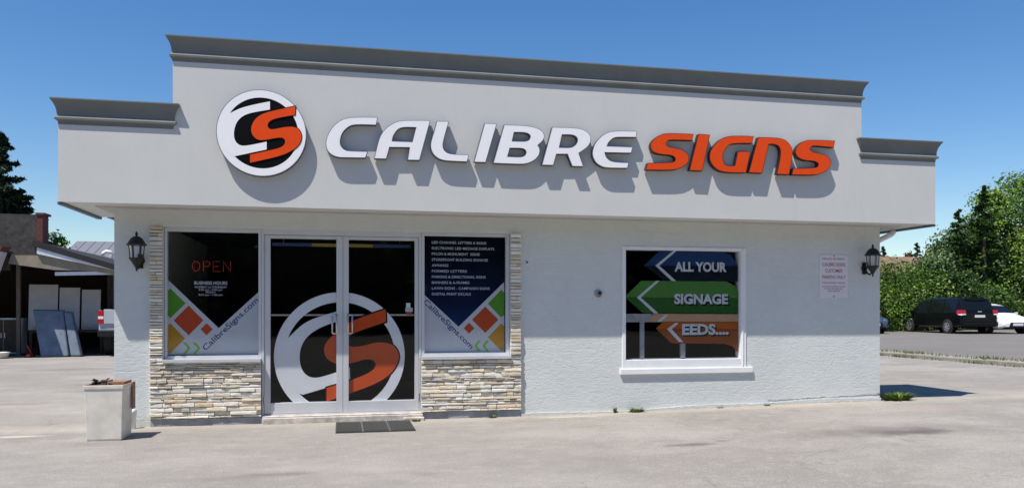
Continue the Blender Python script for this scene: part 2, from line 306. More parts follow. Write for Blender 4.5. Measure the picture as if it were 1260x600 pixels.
LETTERS = [('C',0,[(0.443,3.72,1),(0.151,3.708),(0.028,3.682),(-0.082,3.597),(-0.148,3.487),(-0.176,3.384),(-0.159,3.295),(-0.104,3.24),(-0.027,3.215),(0.062,3.215),(0.296,3.222,1),(0.324,3.303,1),(0.106,3.3),(0.051,3.309),(0.006,3.352),(-0.005,3.414),(0.023,3.512),(0.095,3.589),(0.173,3.618),(0.423,3.622,1)],[]),('A',0,[(1.077,3.714,1),(0.777,3.701),(0.663,3.682),(0.549,3.607),(0.481,3.524),(0.442,3.419),(0.397,3.217,1),(0.544,3.22,1),(0.583,3.362,1),(0.821,3.369,1),(0.798,3.216,1),(0.944,3.219,1)],[[(0.898,3.615,1),(0.743,3.613),(0.674,3.579),(0.623,3.496),(0.615,3.441,1),(0.854,3.442,1)]]),('L',0,[(1.153,3.708,1),(1.307,3.714,1),(1.231,3.454),(1.231,3.384),(1.26,3.339),(1.319,3.312),(1.554,3.313,1),(1.531,3.223,1),(1.272,3.223),(1.178,3.242),(1.103,3.303),(1.074,3.389),(1.085,3.471),(1.12,3.577)],[]),('I',0,[(1.75,3.712,1),(1.906,3.714,1),(1.762,3.224,1),(1.614,3.224,1)],[]),('B',0,[(1.997,3.706,1),(2.319,3.71),(2.466,3.672),(2.522,3.603),(2.503,3.53),(2.43,3.467,1),(2.46,3.421),(2.448,3.337),(2.368,3.262),(2.27,3.223),(2.149,3.218),(1.857,3.219,1)],[[(2.124,3.614,1),(2.27,3.621),(2.338,3.588),(2.319,3.528),(2.258,3.507),(2.1,3.506,1)],[(2.07,3.414,1),(2.234,3.421),(2.28,3.389),(2.27,3.336),(2.209,3.309),(2.042,3.311,1)]]),('R',0,[(2.616,3.705,1),(2.978,3.714),(3.091,3.665),(3.136,3.594),(3.104,3.484),(2.966,3.388,1),(3.028,3.221,1),(2.878,3.219,1),(2.815,3.37,1),(2.672,3.364,1),(2.631,3.222,1),(2.481,3.219,1)],[[(2.747,3.613,1),(2.89,3.62),(2.953,3.58),(2.94,3.507),(2.865,3.452),(2.709,3.453,1)]]),('E',0,[(3.75,3.707,1),(3.44,3.7),(3.313,3.66),(3.198,3.557),(3.147,3.446),(3.147,3.349),(3.198,3.267),(3.287,3.221),(3.376,3.215),(3.62,3.222,1),(3.636,3.295,1),(3.427,3.297),(3.364,3.321),(3.323,3.368),(3.315,3.411,1),(3.672,3.419,1),(3.691,3.5,1),(3.344,3.497,1),(3.364,3.546),(3.427,3.604),(3.504,3.617),(3.737,3.624,1)],[]),('S',1,[(4.537,3.706,1),(4.159,3.705),(4.04,3.665),(3.949,3.587),(3.929,3.512),(3.962,3.446),(4.053,3.419),(4.225,3.414),(4.278,3.385),(4.278,3.341),(4.225,3.321),(3.896,3.302,1),(3.868,3.209,1),(4.251,3.217),(4.371,3.258),(4.464,3.324),(4.477,3.411),(4.411,3.483),(4.317,3.51),(4.172,3.523),(4.146,3.559),(4.172,3.603),(4.225,3.614),(4.511,3.618,1)],[]),('I',1,[(4.604,3.71,1),(4.77,3.708,1),(4.658,3.225,1),(4.477,3.225,1)],[]),('G',1,[(5.399,3.717,1),(5.113,3.714),(4.949,3.681),(4.84,3.589),(4.766,3.486),(4.759,3.373),(4.813,3.287),(4.908,3.228),(5.058,3.215),(5.285,3.223,1),(5.354,3.51,1),(5.168,3.505,1),(5.127,3.318,1),(5.058,3.303),(4.976,3.318),(4.949,3.393),(4.956,3.468),(5.004,3.558),(5.086,3.606),(5.374,3.618,1)],[]),('N',1,[(5.465,3.707,1),(5.758,3.715),(5.885,3.685),(5.971,3.587),(5.977,3.497),(5.921,3.22,1),(5.738,3.22,1),(5.802,3.49),(5.779,3.598),(5.689,3.626),(5.619,3.616,1),(5.524,3.225,1),(5.326,3.228,1)],[]),('S',1,[(6.616,3.711,1),(6.255,3.708),(6.141,3.69),(6.041,3.615),(6.006,3.524),(6.041,3.461),(6.141,3.42),(6.298,3.42),(6.363,3.39),(6.356,3.345),(6.298,3.327),(5.985,3.31,1),(5.959,3.221,1),(6.313,3.225),(6.457,3.271),(6.543,3.352),(6.565,3.443),(6.485,3.505),(6.399,3.527),(6.27,3.541),(6.227,3.578),(6.255,3.618),(6.313,3.627),(6.594,3.613,1)],[])]
LOGO_C = [(-0.808,3.841,1),(-1.004,3.791),(-1.152,3.741),(-1.272,3.668,1),(-1.372,3.569),(-1.382,3.305),(-1.215,3.18,1),(-0.845,3.277,1),(-0.845,3.368,1),(-1.099,3.301),(-1.173,3.325),(-1.209,3.389),(-1.211,3.477),(-1.183,3.578),(-1.12,3.652),(-1.025,3.697),(-0.808,3.746,1)]
LOGO_S = [(-0.518,3.799,1),(-0.524,3.698,1),(-0.759,3.643),(-0.823,3.6),(-0.838,3.55),(-0.813,3.514),(-0.759,3.516),(-0.619,3.554),(-0.511,3.555),(-0.457,3.502),(-0.446,3.423),(-0.479,3.344),(-0.555,3.273),(-0.705,3.2),(-1.03,3.114,1),(-1.03,3.209,1),(-0.727,3.288),(-0.652,3.325),(-0.63,3.377),(-0.652,3.421),(-0.716,3.423),(-0.898,3.377),(-0.972,3.395),(-1.019,3.464),(-1.015,3.553),(-0.962,3.644),(-0.855,3.712)]
DOOR_S = [(0.568,1.41,1),(0.574,1.248,1),(0.131,1.101),(0.077,1.024),(0.104,0.927),(0.267,0.934),(0.458,0.993),(0.651,0.969),(0.74,0.851),(0.734,0.725),(0.623,0.559),(0.403,0.438),(0.098,0.333),(-0.171,0.243,1),(-0.171,0.416,1),(0.098,0.493),(0.376,0.599),(0.452,0.687),(0.417,0.763),(0.321,0.778),(0.131,0.719),(-0.004,0.707),(-0.144,0.751),(-0.208,0.861),(-0.192,0.971),(-0.085,1.094),(0.117,1.258)]
DOOR_C = [(-0.018,1.388,1),(-0.272,1.314),(-0.458,1.233),(-0.629,1.062,1),(-0.773,0.895),(-0.747,0.623),(-0.642,0.404),(-0.463,0.335,1),(-0.139,0.426),(0.123,0.51,1),(0.117,0.67,1),(-0.139,0.58),(-0.325,0.534),(-0.445,0.591),(-0.503,0.728),(-0.498,0.919),(-0.405,1.082),(-0.219,1.196),(-0.018,1.259,1)]
PL = {'white':[(-2.057,1.772),(-1.465,1.176),(-0.99,1.629),(-0.99,0.845),(-2.057,0.858)],'green':[(-2.025,1.662),(-1.85,1.481),(-2.025,1.299),(-2.057,1.336),(-2.057,1.627)],'red':[(-1.815,1.455),(-1.643,1.272),(-1.815,1.09),(-1.986,1.273)],'red2':[(-1.607,1.239),(-1.536,1.163),(-1.607,1.089),(-1.678,1.164)],'orange':[(-2.025,1.237),(-1.854,1.051),(-2.025,0.871),(-2.057,0.899),(-2.057,1.204)],'c1':[(-1.884,1.005),(-1.847,1.004),(-1.792,0.934),(-1.847,0.86),(-1.884,0.861),(-1.829,0.935)],'c2':[(-1.769,1.004),(-1.731,1.003),(-1.676,0.933),(-1.731,0.859),(-1.769,0.86),(-1.714,0.934)],'txt':[(-1.618,0.898),(-0.99,1.511)]}
PR = {'white':[(1.048,1.613),(1.513,1.18),(2.123,1.77),(2.123,0.836),(1.048,0.848)],'green':[(2.083,1.667),(2.123,1.63),(2.123,1.33),(2.083,1.3),(1.904,1.482)],'red':[(1.868,1.446),(2.046,1.271),(1.868,1.096),(1.691,1.272)],'red2':[(1.653,1.233),(1.725,1.161),(1.653,1.09),(1.581,1.162)],'orange':[(2.083,1.222),(2.123,1.184),(2.123,0.881),(2.083,0.858),(1.904,1.041)],'c1':[(1.813,1.0),(1.774,1.0),(1.719,0.93),(1.774,0.858),(1.813,0.857),(1.759,0.929)],'c2':[(1.922,0.999),(1.882,1.0),(1.828,0.929),(1.882,0.857),(1.922,0.856),(1.868,0.928)],'txt':[(1.048,1.498),(1.674,0.886)]}
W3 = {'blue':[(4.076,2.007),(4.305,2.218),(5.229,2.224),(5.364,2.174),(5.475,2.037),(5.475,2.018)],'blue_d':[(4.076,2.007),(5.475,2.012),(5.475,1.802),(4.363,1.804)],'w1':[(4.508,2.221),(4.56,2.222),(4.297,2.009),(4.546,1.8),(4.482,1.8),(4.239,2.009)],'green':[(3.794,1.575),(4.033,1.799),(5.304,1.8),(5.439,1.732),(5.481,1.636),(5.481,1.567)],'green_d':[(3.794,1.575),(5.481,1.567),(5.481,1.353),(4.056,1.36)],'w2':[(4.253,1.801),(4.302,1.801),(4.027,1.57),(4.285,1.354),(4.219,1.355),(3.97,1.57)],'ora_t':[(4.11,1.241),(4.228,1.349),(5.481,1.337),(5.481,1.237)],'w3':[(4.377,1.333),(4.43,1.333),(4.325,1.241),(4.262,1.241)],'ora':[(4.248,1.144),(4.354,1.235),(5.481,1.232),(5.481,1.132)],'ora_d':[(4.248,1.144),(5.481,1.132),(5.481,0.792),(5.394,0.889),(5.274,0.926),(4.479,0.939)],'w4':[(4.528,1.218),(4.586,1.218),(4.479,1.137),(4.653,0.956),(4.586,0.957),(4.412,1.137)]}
# ---------------------------------------------------------------- sky, sun, camera
SUNV=Vector((-.41,-.277,1.0)).normalized()           # towards the sun
elev=math.asin(SUNV.z); az=math.atan2(SUNV.x,SUNV.y)  # azimuth clockwise from +Y
W=bpy.data.worlds.new('World'); S.world=W; W.use_nodes=True
wn=W.node_tree; bg=wn.nodes['Background']; sky=wn.nodes.new('ShaderNodeTexSky'); sky.sky_type='NISHITA'; sky.sun_disc=False
sky.sun_elevation=elev; sky.sun_rotation=az; sky.altitude=300; sky.air_density=1.1; sky.dust_density=.15; sky.ozone_density=2.6
bg.inputs[1].default_value=SKY_STR; hs=wn.nodes.new('ShaderNodeHueSaturation'); hs.inputs['Saturation'].default_value=1.30; hs.inputs['Hue'].default_value=.506; wn.links.new(sky.outputs[0],hs.inputs['Color']); wn.links.new(hs.outputs[0],bg.inputs[0])
sl=bpy.data.lights.new('sun','SUN'); sl.energy=SUN_STR; sl.angle=R(.53); sl.color=(1,.94,.86)
so=bpy.data.objects.new('sun',sl); COL.objects.link(so); so.rotation_euler=SUNV.to_track_quat('Z','Y').to_euler(); so.location=(-10,-10,30)
cam=bpy.data.cameras.new('camera'); co=bpy.data.objects.new('camera',cam); COL.objects.link(co)
co.location=(0,-10.3,1.40); co.rotation_euler=(R(90),0,R(-12.1)); cam.sensor_width=36; cam.lens=28.14; cam.shift_y=81/1260; cam.clip_end=2000; cam.clip_start=.05
S.camera=co
S.view_settings.view_transform='Standard'; S.view_settings.look='None'; S.view_settings.exposure=EXPO; S.view_settings.gamma=1
S.render.engine='CYCLES'; S.cycles.max_bounces=8; S.cycles.transparent_max_bounces=12

def ss(t): t=max(0,min(1,t)); return t*t*(3-2*t)
def gz(x,y=0): return .08*ss((x-2)/6)+.16*ss((x-8)/24)
# ---------------------------------------------------------------- ground
def sheet(name,xs,ys,mat,dz=0,kind='structure'):
    m=MB(); nx=len(xs)
    m.v=[(x,y,gz(x,y)+dz) for y in ys for x in xs]
    m.f=[(j*nx+i,j*nx+i+1,(j+1)*nx+i+1,(j+1)*nx+i) for j in range(len(ys)-1) for i in range(nx-1)]; m.m=[0]*len(m.f); m.col=[None]*len(m.f)
    return tag(m.build(name,mat,smooth=True),kind=kind)
sheet('ground',[-600,-100,-30,0,2]+[2+.5*i for i in range(1,13)]+[8+i for i in range(1,25)]+[60,150,600],[-600,-100,-20,0,20,60,150,700],M['paving'])
sheet('neighbouring_parking_lot',[15.62]+[16+i for i in range(17)]+[60,90],[-40,0,20,46],M['asphalt'],.004)
sheet('planted_strip',[22,24,26,28,30,32,34,60,80],[29.6,32,60],M['grassbase'],.010)

# ---------------------------------------------------------------- the sign shop
shop=thing('shop_building','single storey grey stucco shop with stepped parapet, stone clad entrance and glass doors','building',(0,0,0))
def wall_holes(m,x0,x1,z0,z1,y0,y1,holes,mi=0):
    xs=sorted({x0,x1}|{h[0] for h in holes}|{h[1] for h in holes}); zs=sorted({z0,z1}|{h[2] for h in holes}|{h[3] for h in holes})
    def solid(i,j):
        if i<0 or j<0 or i>=len(xs)-1 or j>=len(zs)-1: return False
        cx=(xs[i]+xs[i+1])/2; cz=(zs[j]+zs[j+1])/2
        return not any(h[0]<cx<h[1] and h[2]<cz<h[3] for h in holes)
    for i in range(len(xs)-1):
        for j in range(len(zs)-1):
            if not solid(i,j): continue
            a,b,c,d=xs[i],xs[i+1],zs[j],zs[j+1]
            m.add([(a,y0,c),(b,y0,c),(b,y0,d),(a,y0,d)],[(0,1,2,3)],mi); m.add([(a,y1,c),(b,y1,c),(b,y1,d),(a,y1,d)],[(3,2,1,0)],mi)
            if not solid(i-1,j): m.add([(a,y0,c),(a,y0,d),(a,y1,d),(a,y1,c)],[(0,1,2,3)],mi)
            if not solid(i+1,j): m.add([(b,y0,c),(b,y0,d),(b,y1,d),(b,y1,c)],[(3,2,1,0)],mi)
            if not solid(i,j-1): m.add([(a,y0,c),(b,y0,c),(b,y1,c),(a,y1,c)],[(3,2,1,0)],mi)
            if not solid(i,j+1): m.add([(a,y0,d),(b,y0,d),(b,y1,d),(a,y1,d)],[(0,1,2,3)],mi)
m=MB(); wall_holes(m,-2.63,7.70,-.1,2.612,0,.28,[(-2.085,2.185,.085,2.40),(3.735,5.565,.60,2.262)]); m.build('wall',M['masonry'],shop,orient=False)
m=MB(); m.box(-2.63,-2.35,.28,9.0,-.1,2.612); m.box(7.42,7.70,.28,9.0,-.1,2.612); m.box(-2.63,7.70,9.0,9.28,-.1,2.612); m.build('side_wall',M['masonry'],shop)
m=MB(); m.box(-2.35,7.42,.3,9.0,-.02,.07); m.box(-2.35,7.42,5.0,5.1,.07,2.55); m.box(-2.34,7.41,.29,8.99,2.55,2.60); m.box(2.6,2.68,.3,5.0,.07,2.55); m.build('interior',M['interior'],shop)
m=MB(); m.box(-3.10,8.265,-.44,-.14,2.615,3.70); m.box(-3.10,-2.8,-.14,1.09,2.615,3.70); m.box(7.965,8.265,-.14,1.09,2.615,3.70); m.box(-2.8,7.965,.6,.9,2.9,3.70)
m.box(-1.893,7.081,-.4401,.55,3.70,4.50); m.build('parapet',M['stucco'],shop)
m=MB(); m.box(-2.8,7.965,-.139,1.089,2.605,2.66); m.box(-2.96,8.12,1.09,9.4,2.63,2.68); m.build('soffit',M['soffit'],shop)
for q in ((-3.112,-3.06,-.43,1.10,2.585,2.614),(8.225,8.277,-.43,1.10,2.585,2.614),(-3.0,-2.96,1.10,9.4,2.61,2.82),(8.12,8.16,1.10,9.4,2.61,2.82)): m=MB(); m.box(*q); m.build('drip_edge',M['drip'],shop)
m=MB(); m.box(-2.96,8.12,1.10,9.4,2.69,2.86); m.box(-2.8,7.96,-.13,1.1,3.3,3.36); m.build('roof',M['asphalt'],shop)
def cornice(x0,x1,yf,yb,top):
    prof=[(.0,-.285),(.004,-.25),(.012,-.24),(.031,-.234),(.033,-.212),(.028,-.207),(.012,-.188),(.011,-.17),(.016,-.13),(.026,-.09),(.042,-.055),(.058,-.03),(.066,-.018),(.070,-.014),(.070,0)]
    m=MB(); n=4
    for d,z in prof:
        m.v+=[(x0-d,yb,top+z),(x0-d,yf-d,top+z),(x1+d,yf-d,top+z),(x1+d,yb,top+z)]
    for i in range(len(prof)-1):
        for k in range(4): m.f.append((i*n+k,i*n+(k+1)%n,(i+1)*n+(k+1)%n,(i+1)*n+k))
    q=(len(prof)-1)*n; m.f.append((q,q+1,q+2,q+3)); m.f.append((3,2,1,0)); m.m=[0]*len(m.f); m.col=[None]*len(m.f)
    return m.build('cornice',M['cornice'],shop)
cornice(-1.893,7.081,-.4402,.56,4.553); cornice(-3.10,-1.885,-.4402,1.09,3.768); cornice(7.070,8.265,-.4402,1.09,3.778)

# ledge stone panels
PAL=[(.84,.80,.70),(.84,.81,.74),(.82,.74,.60),(.80,.68,.50),(.84,.79,.70),(.72,.56,.38),(.78,.76,.71),(.74,.71,.65),(.80,.79,.76),(.70,.63,.52),(.76,.73,.68),(.66,.58,.46),(.79,.77,.74),(.60,.52,.40),(.72,.69,.63),(.58,.54,.47),(.74,.66,.54),(.78,.75,.70),(.50,.46,.40)]
PAL_=[(.62,.57,.48),(.68,.65,.59),(.58,.50,.38),(.50,.45,.37),(.70,.68,.64),(.55,.44,.30),(.46,.42,.36),(.64,.59,.51),(.72,.70,.66),(.42,.36,.28),(.60,.48,.36),(.66,.62,.56)]
def ledge(rects,seed):
    rn=random.Random(seed); m=MB()
    for (x0,x1,z0,z1) in rects:
        m.box(x0+.003,x1-.003,-.012,-.001,z0+.003,z1-.003,1)
        z=z0
        while z<z1-.008:
            h=min(rn.choice([.022,.03,.036,.042,.05,.056]),z1-z)
            if z1-(z+h)<.015: h=z1-z
            x=x0
            while x<x1-.005:
                w=min(rn.uniform(.07,.26),x1-x)
                if x1-(x+w)<.05: w=x1-x
                d=rn.uniform(.036,.056); d2=d+rn.uniform(-.006,.006); c=rn.choice(PAL); k=rn.uniform(.88,1.14); c=(min(.85,c[0]*k),min(.84,c[1]*k*.99),min(.80,c[2]*k*.94))
                g=.0025; a,b=x+g,x+w-g; zz0,zz1=z+g*.6,z+h-g*.6; tl=rn.uniform(-.006,.006); j=lambda s=.004: rn.uniform(-s,s)
                nseg=max(1,int(w/.05)); xs=[a+(b-a)*i/nseg for i in range(nseg+1)]; vs=[]
                for i,xx in enumerate(xs):
                    dd=d+(d2-d)*i/nseg+j(.003); e=j(.003)
                    tt=tl*(i/nseg-.5); vs+=[(xx,-.008,zz0),(xx+e,-dd+.0012,zz0+.001+abs(j(.005))),(xx+e,-dd,(zz0+zz1)/2+tt+j(h*.25)),(xx+e,-dd+.003,zz1-.001-abs(j(.006))),(xx,-.008,zz1)]
                fs=[]
                for i in range(nseg):
                    for q in range(4): fs.append((i*5+q,(i+1)*5+q,(i+1)*5+q+1,i*5+q+1))
                fs+= [(0,1,2,3,4),tuple(nseg*5+q for q in (4,3,2,1,0))]
                m.add(vs,fs,0,c); x+=w
            z+=h
    return m.build('stone_veneer',[M['stone'],M['mortar']],shop)
ledge([(-2.232,-.952,.09,.775),(-2.232,-2.085,.775,2.40)],3)
ledge([(1.012,2.322,.09,.775),(2.185,2.322,.775,2.40)],4)
for x0,x1 in ((-2.225,-.955),(1.02,2.315)): m=MB(); m.box(x0,x1,-.02,-.002,-.05,.085); m.build('plinth',M['plinth'],shop)
m=MB(); xs=[2.33+i*.12 for i in range(45)]+[7.70]; 
for i in range(len(xs)-1):
    h0=.055+.02*math.sin(xs[i]*3)+random.uniform(-.004,.004)+.04*ss((xs[i]-3)/4); x1=xs[i+1]
    m.box(xs[i],x1-.0005,-.028+random.uniform(-.002,.002),-.002,-.05,gz(xs[i])+h0*.55)
m.build('footing',M['masonry'],shop)
m=MB(); m.box(-.94,1.03,-.10,.30,-.05,.075); m.box(-.936,1.026,-.06,.036,.0752,.092); m.box(.78,1.04,-.17,-.10,-.05,.045); m.build('doorstep',M['step'],shop,bevel=.012)

# storefront: two side windows and double doors
yg=.10
def frame_box(m,x0,x1,z0,z1,w,y0,y1,wb=None,wt=None,mi=0):
    wb=wb or w; wt=wt or w
    m.box(x0,x0+w,y0,y1,z0,z1,mi); m.box(x1-w,x1,y0,y1,z0,z1,mi); m.box(x0+w,x1-w,y0,y1,z0,z0+wb,mi); m.box(x0+w,x1-w,y0,y1,z1-wt,z1,mi)
m=MB(); m.box(-.955,-.925,.04,.16,.076,2.40); m.box(.99,1.02,.04,.16,.076,2.40); m.box(-.925,.99,.04,.16,2.335,2.40); m.box(-.925,.99,.04,.16,.076,.105)
m.build('door_frame',M['alu'],shop,bevel=.003)
DR=[(-.922,.030,-.851,-.049),(.034,.987,.103,.938)]
ringc=(0.0,.812); RR=.812
def ring_loop(r,c,n=96): return [(c[0]+r*math.cos(6.28319*i/n),c[1]+r*math.sin(6.28319*i/n)) for i in range(n)]
C_=smooth_loop(DOOR_C); S_=smooth_loop(DOOR_S)
for k,(x0,x1,g0,g1) in enumerate(DR):
    m=MB(); y0,y1=.055,.125
    m.box(x0,g0,y0,y1,.110,2.330); m.box(g1,x1,y0,y1,.110,2.330); m.box(g0,g1,y0,y1,.110,.243); m.box(g0,g1,y0,y1,2.290,2.330)
    d=m.build('door',M['alu'],shop,bevel=.003)
    if k==0: d['label']='left glass door leaf with the emblem half in white'
    else: d['label']='right glass door leaf with the orange emblem half and small stickers'
    pane(g0,g1,.086,.094,.243,2.290,d)
    m=MB(); cl=(g0+.001,g1-.001,.245,2.288)
    m.flat([ring_loop(RR,ringc),ring_loop(RR*.843,ringc)],.0990,0,cl); m.flat([C_],.0990,0,cl) if False else None
    # emblem: ring and letter in white, letter in orange with thin black edge
    m.flat([C_],.0982,0,cl); m.flat([inset(S_,-.018)],.0974,1,cl); m.flat([S_],.0966,2,cl)
    m.build('decal',[M['film_w'],M['face_k'],M['film_ored'],M['film_w'],M['film_navy'],M['film_red']],d)
    if k==1:
        for q,mt in (((.83,.885,.0960,.0965,1.43,1.49),'film_w'),((.82,.915,.0955,.0959,1.375,1.428),'film_grey'),((.835,.905,.0950,.0954,1.335,1.37),'film_red')): m=MB(); m.box(*q); m.build('sticker',M[mt],d)
    hx=-.045 if k==0 else .092; sx=-1 if k==0 else 1
    m=MB(); xo=hx+sx*.03
    m.tube([(hx,.058,1.335),(hx,.02,1.335),(hx,-.005,1.325),(hx+sx*.0,-.012,1.30),(hx,-.012,1.14),(hx,-.005,1.115),(hx,.02,1.105),(hx,.058,1.105)],.0115,10)
    m.tube([(hx+sx*.055,.03,1.335),(hx,.03,1.335)],.010,8); m.tube([(hx+sx*.055,.03,1.105),(hx,.03,1.105)],.010,8); m.tube([(hx+sx*.055,.03,1.335),(hx+sx*.055,.03,1.105)],.010,8)
    m.build('handle',M['steel'],d,smooth=True)
    m=MB(); m.box(g0-.02,g1+.02,.135,.165,1.325,1.345); m.build('push_bar',M['steel'],d)
    hxx=x0-.004 if k==0 else x1+.004
    for hz in (2.15,1.22,.28): m=MB(); m.tube([(hxx,.045,hz-.05),(hxx,.045,hz+.05)],.011,8); m.build('hinge',M['steel'],d)

def poster(m,T,mirror,clip):
    y=.0990
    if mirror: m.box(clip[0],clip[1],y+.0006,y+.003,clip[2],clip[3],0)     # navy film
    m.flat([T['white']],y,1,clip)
    for key,mi in (('green',2),('red',3),('red2',3),('orange',4),('c1',5),('c2',5)): m.flat([T[key]],y-.0006,mi,clip)
M['navy_ink']=simple('navy_ink',(.02,.05,.20),.35,var=.02)
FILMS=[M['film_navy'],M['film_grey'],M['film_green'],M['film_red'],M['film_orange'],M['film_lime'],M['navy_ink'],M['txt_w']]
for side in (0,1):
    if side==0: x0,x1,cl=-2.08,-.957,(-2.05,-.992,.842,2.352)
    else: x0,x1,cl=1.022,2.18,(1.062,2.135,.840,2.358)
    m=MB(); m.box(x0,cl[0],.045,.13,.785,2.398); m.box(cl[1],x1,.045,.13,.785,2.398); m.box(cl[0],cl[1],.045,.13,.79,cl[2]); m.box(cl[0],cl[1],.045,.13,cl[3],2.398)
    w=m.build('window',M['alu'],shop,bevel=.003)
    w['label']='left storefront window with dark poster, hours and coloured squares' if side==0 else 'right storefront window with dark poster listing services'
    m=MB(); m.box(x0-.0,x1+.0,-.075,.044,.776,.800); m.box(x0,x1,-.078,-.070,.765,.806); m.build('sill',M['alu'],w,bevel=.003)
    pane(cl[0],cl[1],.086,.094,cl[2],cl[3],w)
    m=MB(); T=PL if side==0 else PR; poster(m,T,side,cl)
    (ax,az),(bx,bz)=T['txt'][0][:2],T['txt'][1][:2]; an=math.atan2(bz-az,bx-ax); ln=math.hypot(bx-ax,bz-az)
    text(m,'CalibreSigns.com',ax,ax+ln,az,az+(.072 if side==0 else .072),.0975,6,.012,an)
    if side==0:
        text(m,'BUSINESS HOURS',-1.749,-1.365,1.712,1.752,.0975,7,.02)
        text(m,'MONDAY to THURSDAY',-1.744,-1.370,1.668,1.693,.0975,7,.01)
        text(m,'8:30 am - 5:00 pm',-1.698,-1.425,1.637,1.660,.0975,7,.01)
        text(m,'FRIDAY',-1.617,-1.50,1.606,1.629,.0975,7,.01)
        text(m,'8:30 am - 1:00 pm',-1.698,-1.422,1.575,1.598,.0975,7,.01)
    else:
        LN=[('LED CHANNEL LETTERS & SIGNS',.718),('ELECTRONIC LED MESSAGE DISPLAYS',.825),('PYLON & MONUMENT  SIGNS',.63),('STOREFRONT BUILDING SIGNAGE',.74),('AWNINGS',.215),('FORMED LETTERS',.46),('PARKING & DIRECTIONAL SIGNS',.71),('BANNERS & A-FRAMES',.495),('LAWN SIGNS - CAMPAIGN SIGNS',.765),('DIGITAL PRINT DECALS',.514)]
        for i,(t,wd) in enumerate(LN): z=2.262-.0745*i; text(m,t,1.163,1.163+wd,z,z+.034,.0975,7,.01)
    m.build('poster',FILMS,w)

# vinyl window on the right
m=MB(); m.box(3.735,3.785,-.014,.16,.60,2.262); m.box(5.485,5.565,-.014,.16,.60,2.262); m.box(3.785,5.485,-.014,.16,2.218,2.262); m.box(3.785,5.485,-.014,.16,.60,.722)
m.box(5.50,5.52,-.024,-.014,.62,2.25)
w=m.build('window',M['vinyl'],shop,bevel=.004); w['label']='white framed window with blue, green and orange arrow graphics'
m=MB(); m.box(3.70,5.66,-.034,.05,.525,.602); m.build('sill',M['vinyl'],w,bevel=.006)
pane(3.785,5.485,.046,.052,.722,2.218,w)
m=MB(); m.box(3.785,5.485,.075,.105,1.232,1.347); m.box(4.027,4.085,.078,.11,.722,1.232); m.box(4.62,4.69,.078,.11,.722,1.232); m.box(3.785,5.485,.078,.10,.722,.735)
m.build('reflection_bars',M['plinth'],w)  # grey bars modelled in place of the pale band reflected in the pane
m=MB(); cl=(3.788,5.482,.724,2.216); y=.062
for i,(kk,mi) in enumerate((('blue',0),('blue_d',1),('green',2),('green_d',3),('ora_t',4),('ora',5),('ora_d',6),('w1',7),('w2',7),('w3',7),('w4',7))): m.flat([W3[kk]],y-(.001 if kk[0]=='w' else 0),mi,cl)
for (t,a,b,c_,d_) in (('ALL YOUR',4.522,5.304,1.938,2.066),('SIGNAGE',4.517,5.325,1.489,1.623),('EEDS....',4.633,5.334,1.062,1.206)):
    text(m,t,a+.02,b+.02,c_-.022,d_-.022,.0602,8,.045); text(m,t,a,b,c_,d_,.0594,9,.042)
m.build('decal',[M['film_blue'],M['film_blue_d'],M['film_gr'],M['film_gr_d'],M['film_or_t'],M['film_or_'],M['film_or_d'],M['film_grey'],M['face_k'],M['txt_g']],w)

# downpipe elbow on the right eave, small wall pipe on the left
m=MB(); m.tube([(8.12,.25,2.60),(8.12,.25,2.57),(8.08,.25,2.53),(7.86,.25,2.43),(7.78,.25,2.38),(7.745,.25,2.30),(7.745,.25,.35),(7.78,.23,.27)],.04,12); m.build('downpipe',M['pvc'],shop,smooth=True)
# hose bib flange
m=MB(); m.lathe([(.052,0),(.055,-.012),(.04,-.018),(.036,-.010)],(3.395,-.001,1.62),20,0,'y'); m.lathe([(.02,0),(.02,-.04),(.012,-.045)],(3.41,-.001,1.625),12,1,'y'); m.build('wall_flange',[M['plinth'],M['black']],shop)
m=MB(); m.lathe([(.012,0),(.012,-.012),(.006,-.014)],(2.41,-.001,2.03),10,0,'y'); m.build('wall_plug',M['black'],shop)
m=MB(); rr=random.Random(8); xx=5.9
while xx<7.66:
    w_=rr.uniform(.05,.13); hz=.118+.05*(xx-5.9)/1.8+rr.uniform(-.004,.004)-.04*(xx<6.3)*0
    m.box(xx,min(xx+w_,7.69),-.0035,-.0005,hz,hz+rr.uniform(.004,.014)); xx+=w_
m.build('wall_crack',M['mortar'],shop)

# ---------------------------------------------------------------- things inside the shop
t=thing('neon_sign','thin red OPEN neon hanging inside the left storefront window','sign',(-1.565,.2,1.94))
m=MB(); A=lambda pts,x: m.tube([(x+a,0,b) for a,b in pts],.0042,6)
h=.062; ow=.045
A([(ow*math.cos(a/12*6.283),h*math.sin(a/12*6.283)) for a in range(13)],-.18)
A([(-.035,-h),(-.035,h),(.02,h),(.04,h*.75),(.04,h*.3),(.02,.0),(-.03,0)],-.06)
A([(.04,h),(-.035,h),(-.035,-h),(.045,-h)],.055); A([(-.035,0),(.03,0)],.055)
A([(-.04,-h),(-.04,h),(.045,-h),(.045,h)],.18)
m.build('neon_tube',M['neon'],t,smooth=True)
for x in (-.2,.2): m=MB(); m.tube([(x,.01,-.07),(x,.01,.62)],.0018,5); m.build('hanging_wire',M['black'],t)
t=thing('ceiling_banner','blue and yellow strip banner hanging inside above the glass doors','banner',(.03,1.2,2.305))
m=MB(); m.box(-.95,-.42,0,.02,-.022,.022,0); m.box(-.42,.42,0,.02,-.022,.022,1); m.box(.42,.95,0,.02,-.022,.022,0)
o=m.build('strip',[M['ban_b'],M['ban_y']],t)
for x in (-.8,.8): m=MB(); m.tube([(x,.01,.02),(x,.01,.10)],.004,5); m.build('hanger',M['steel'],t)

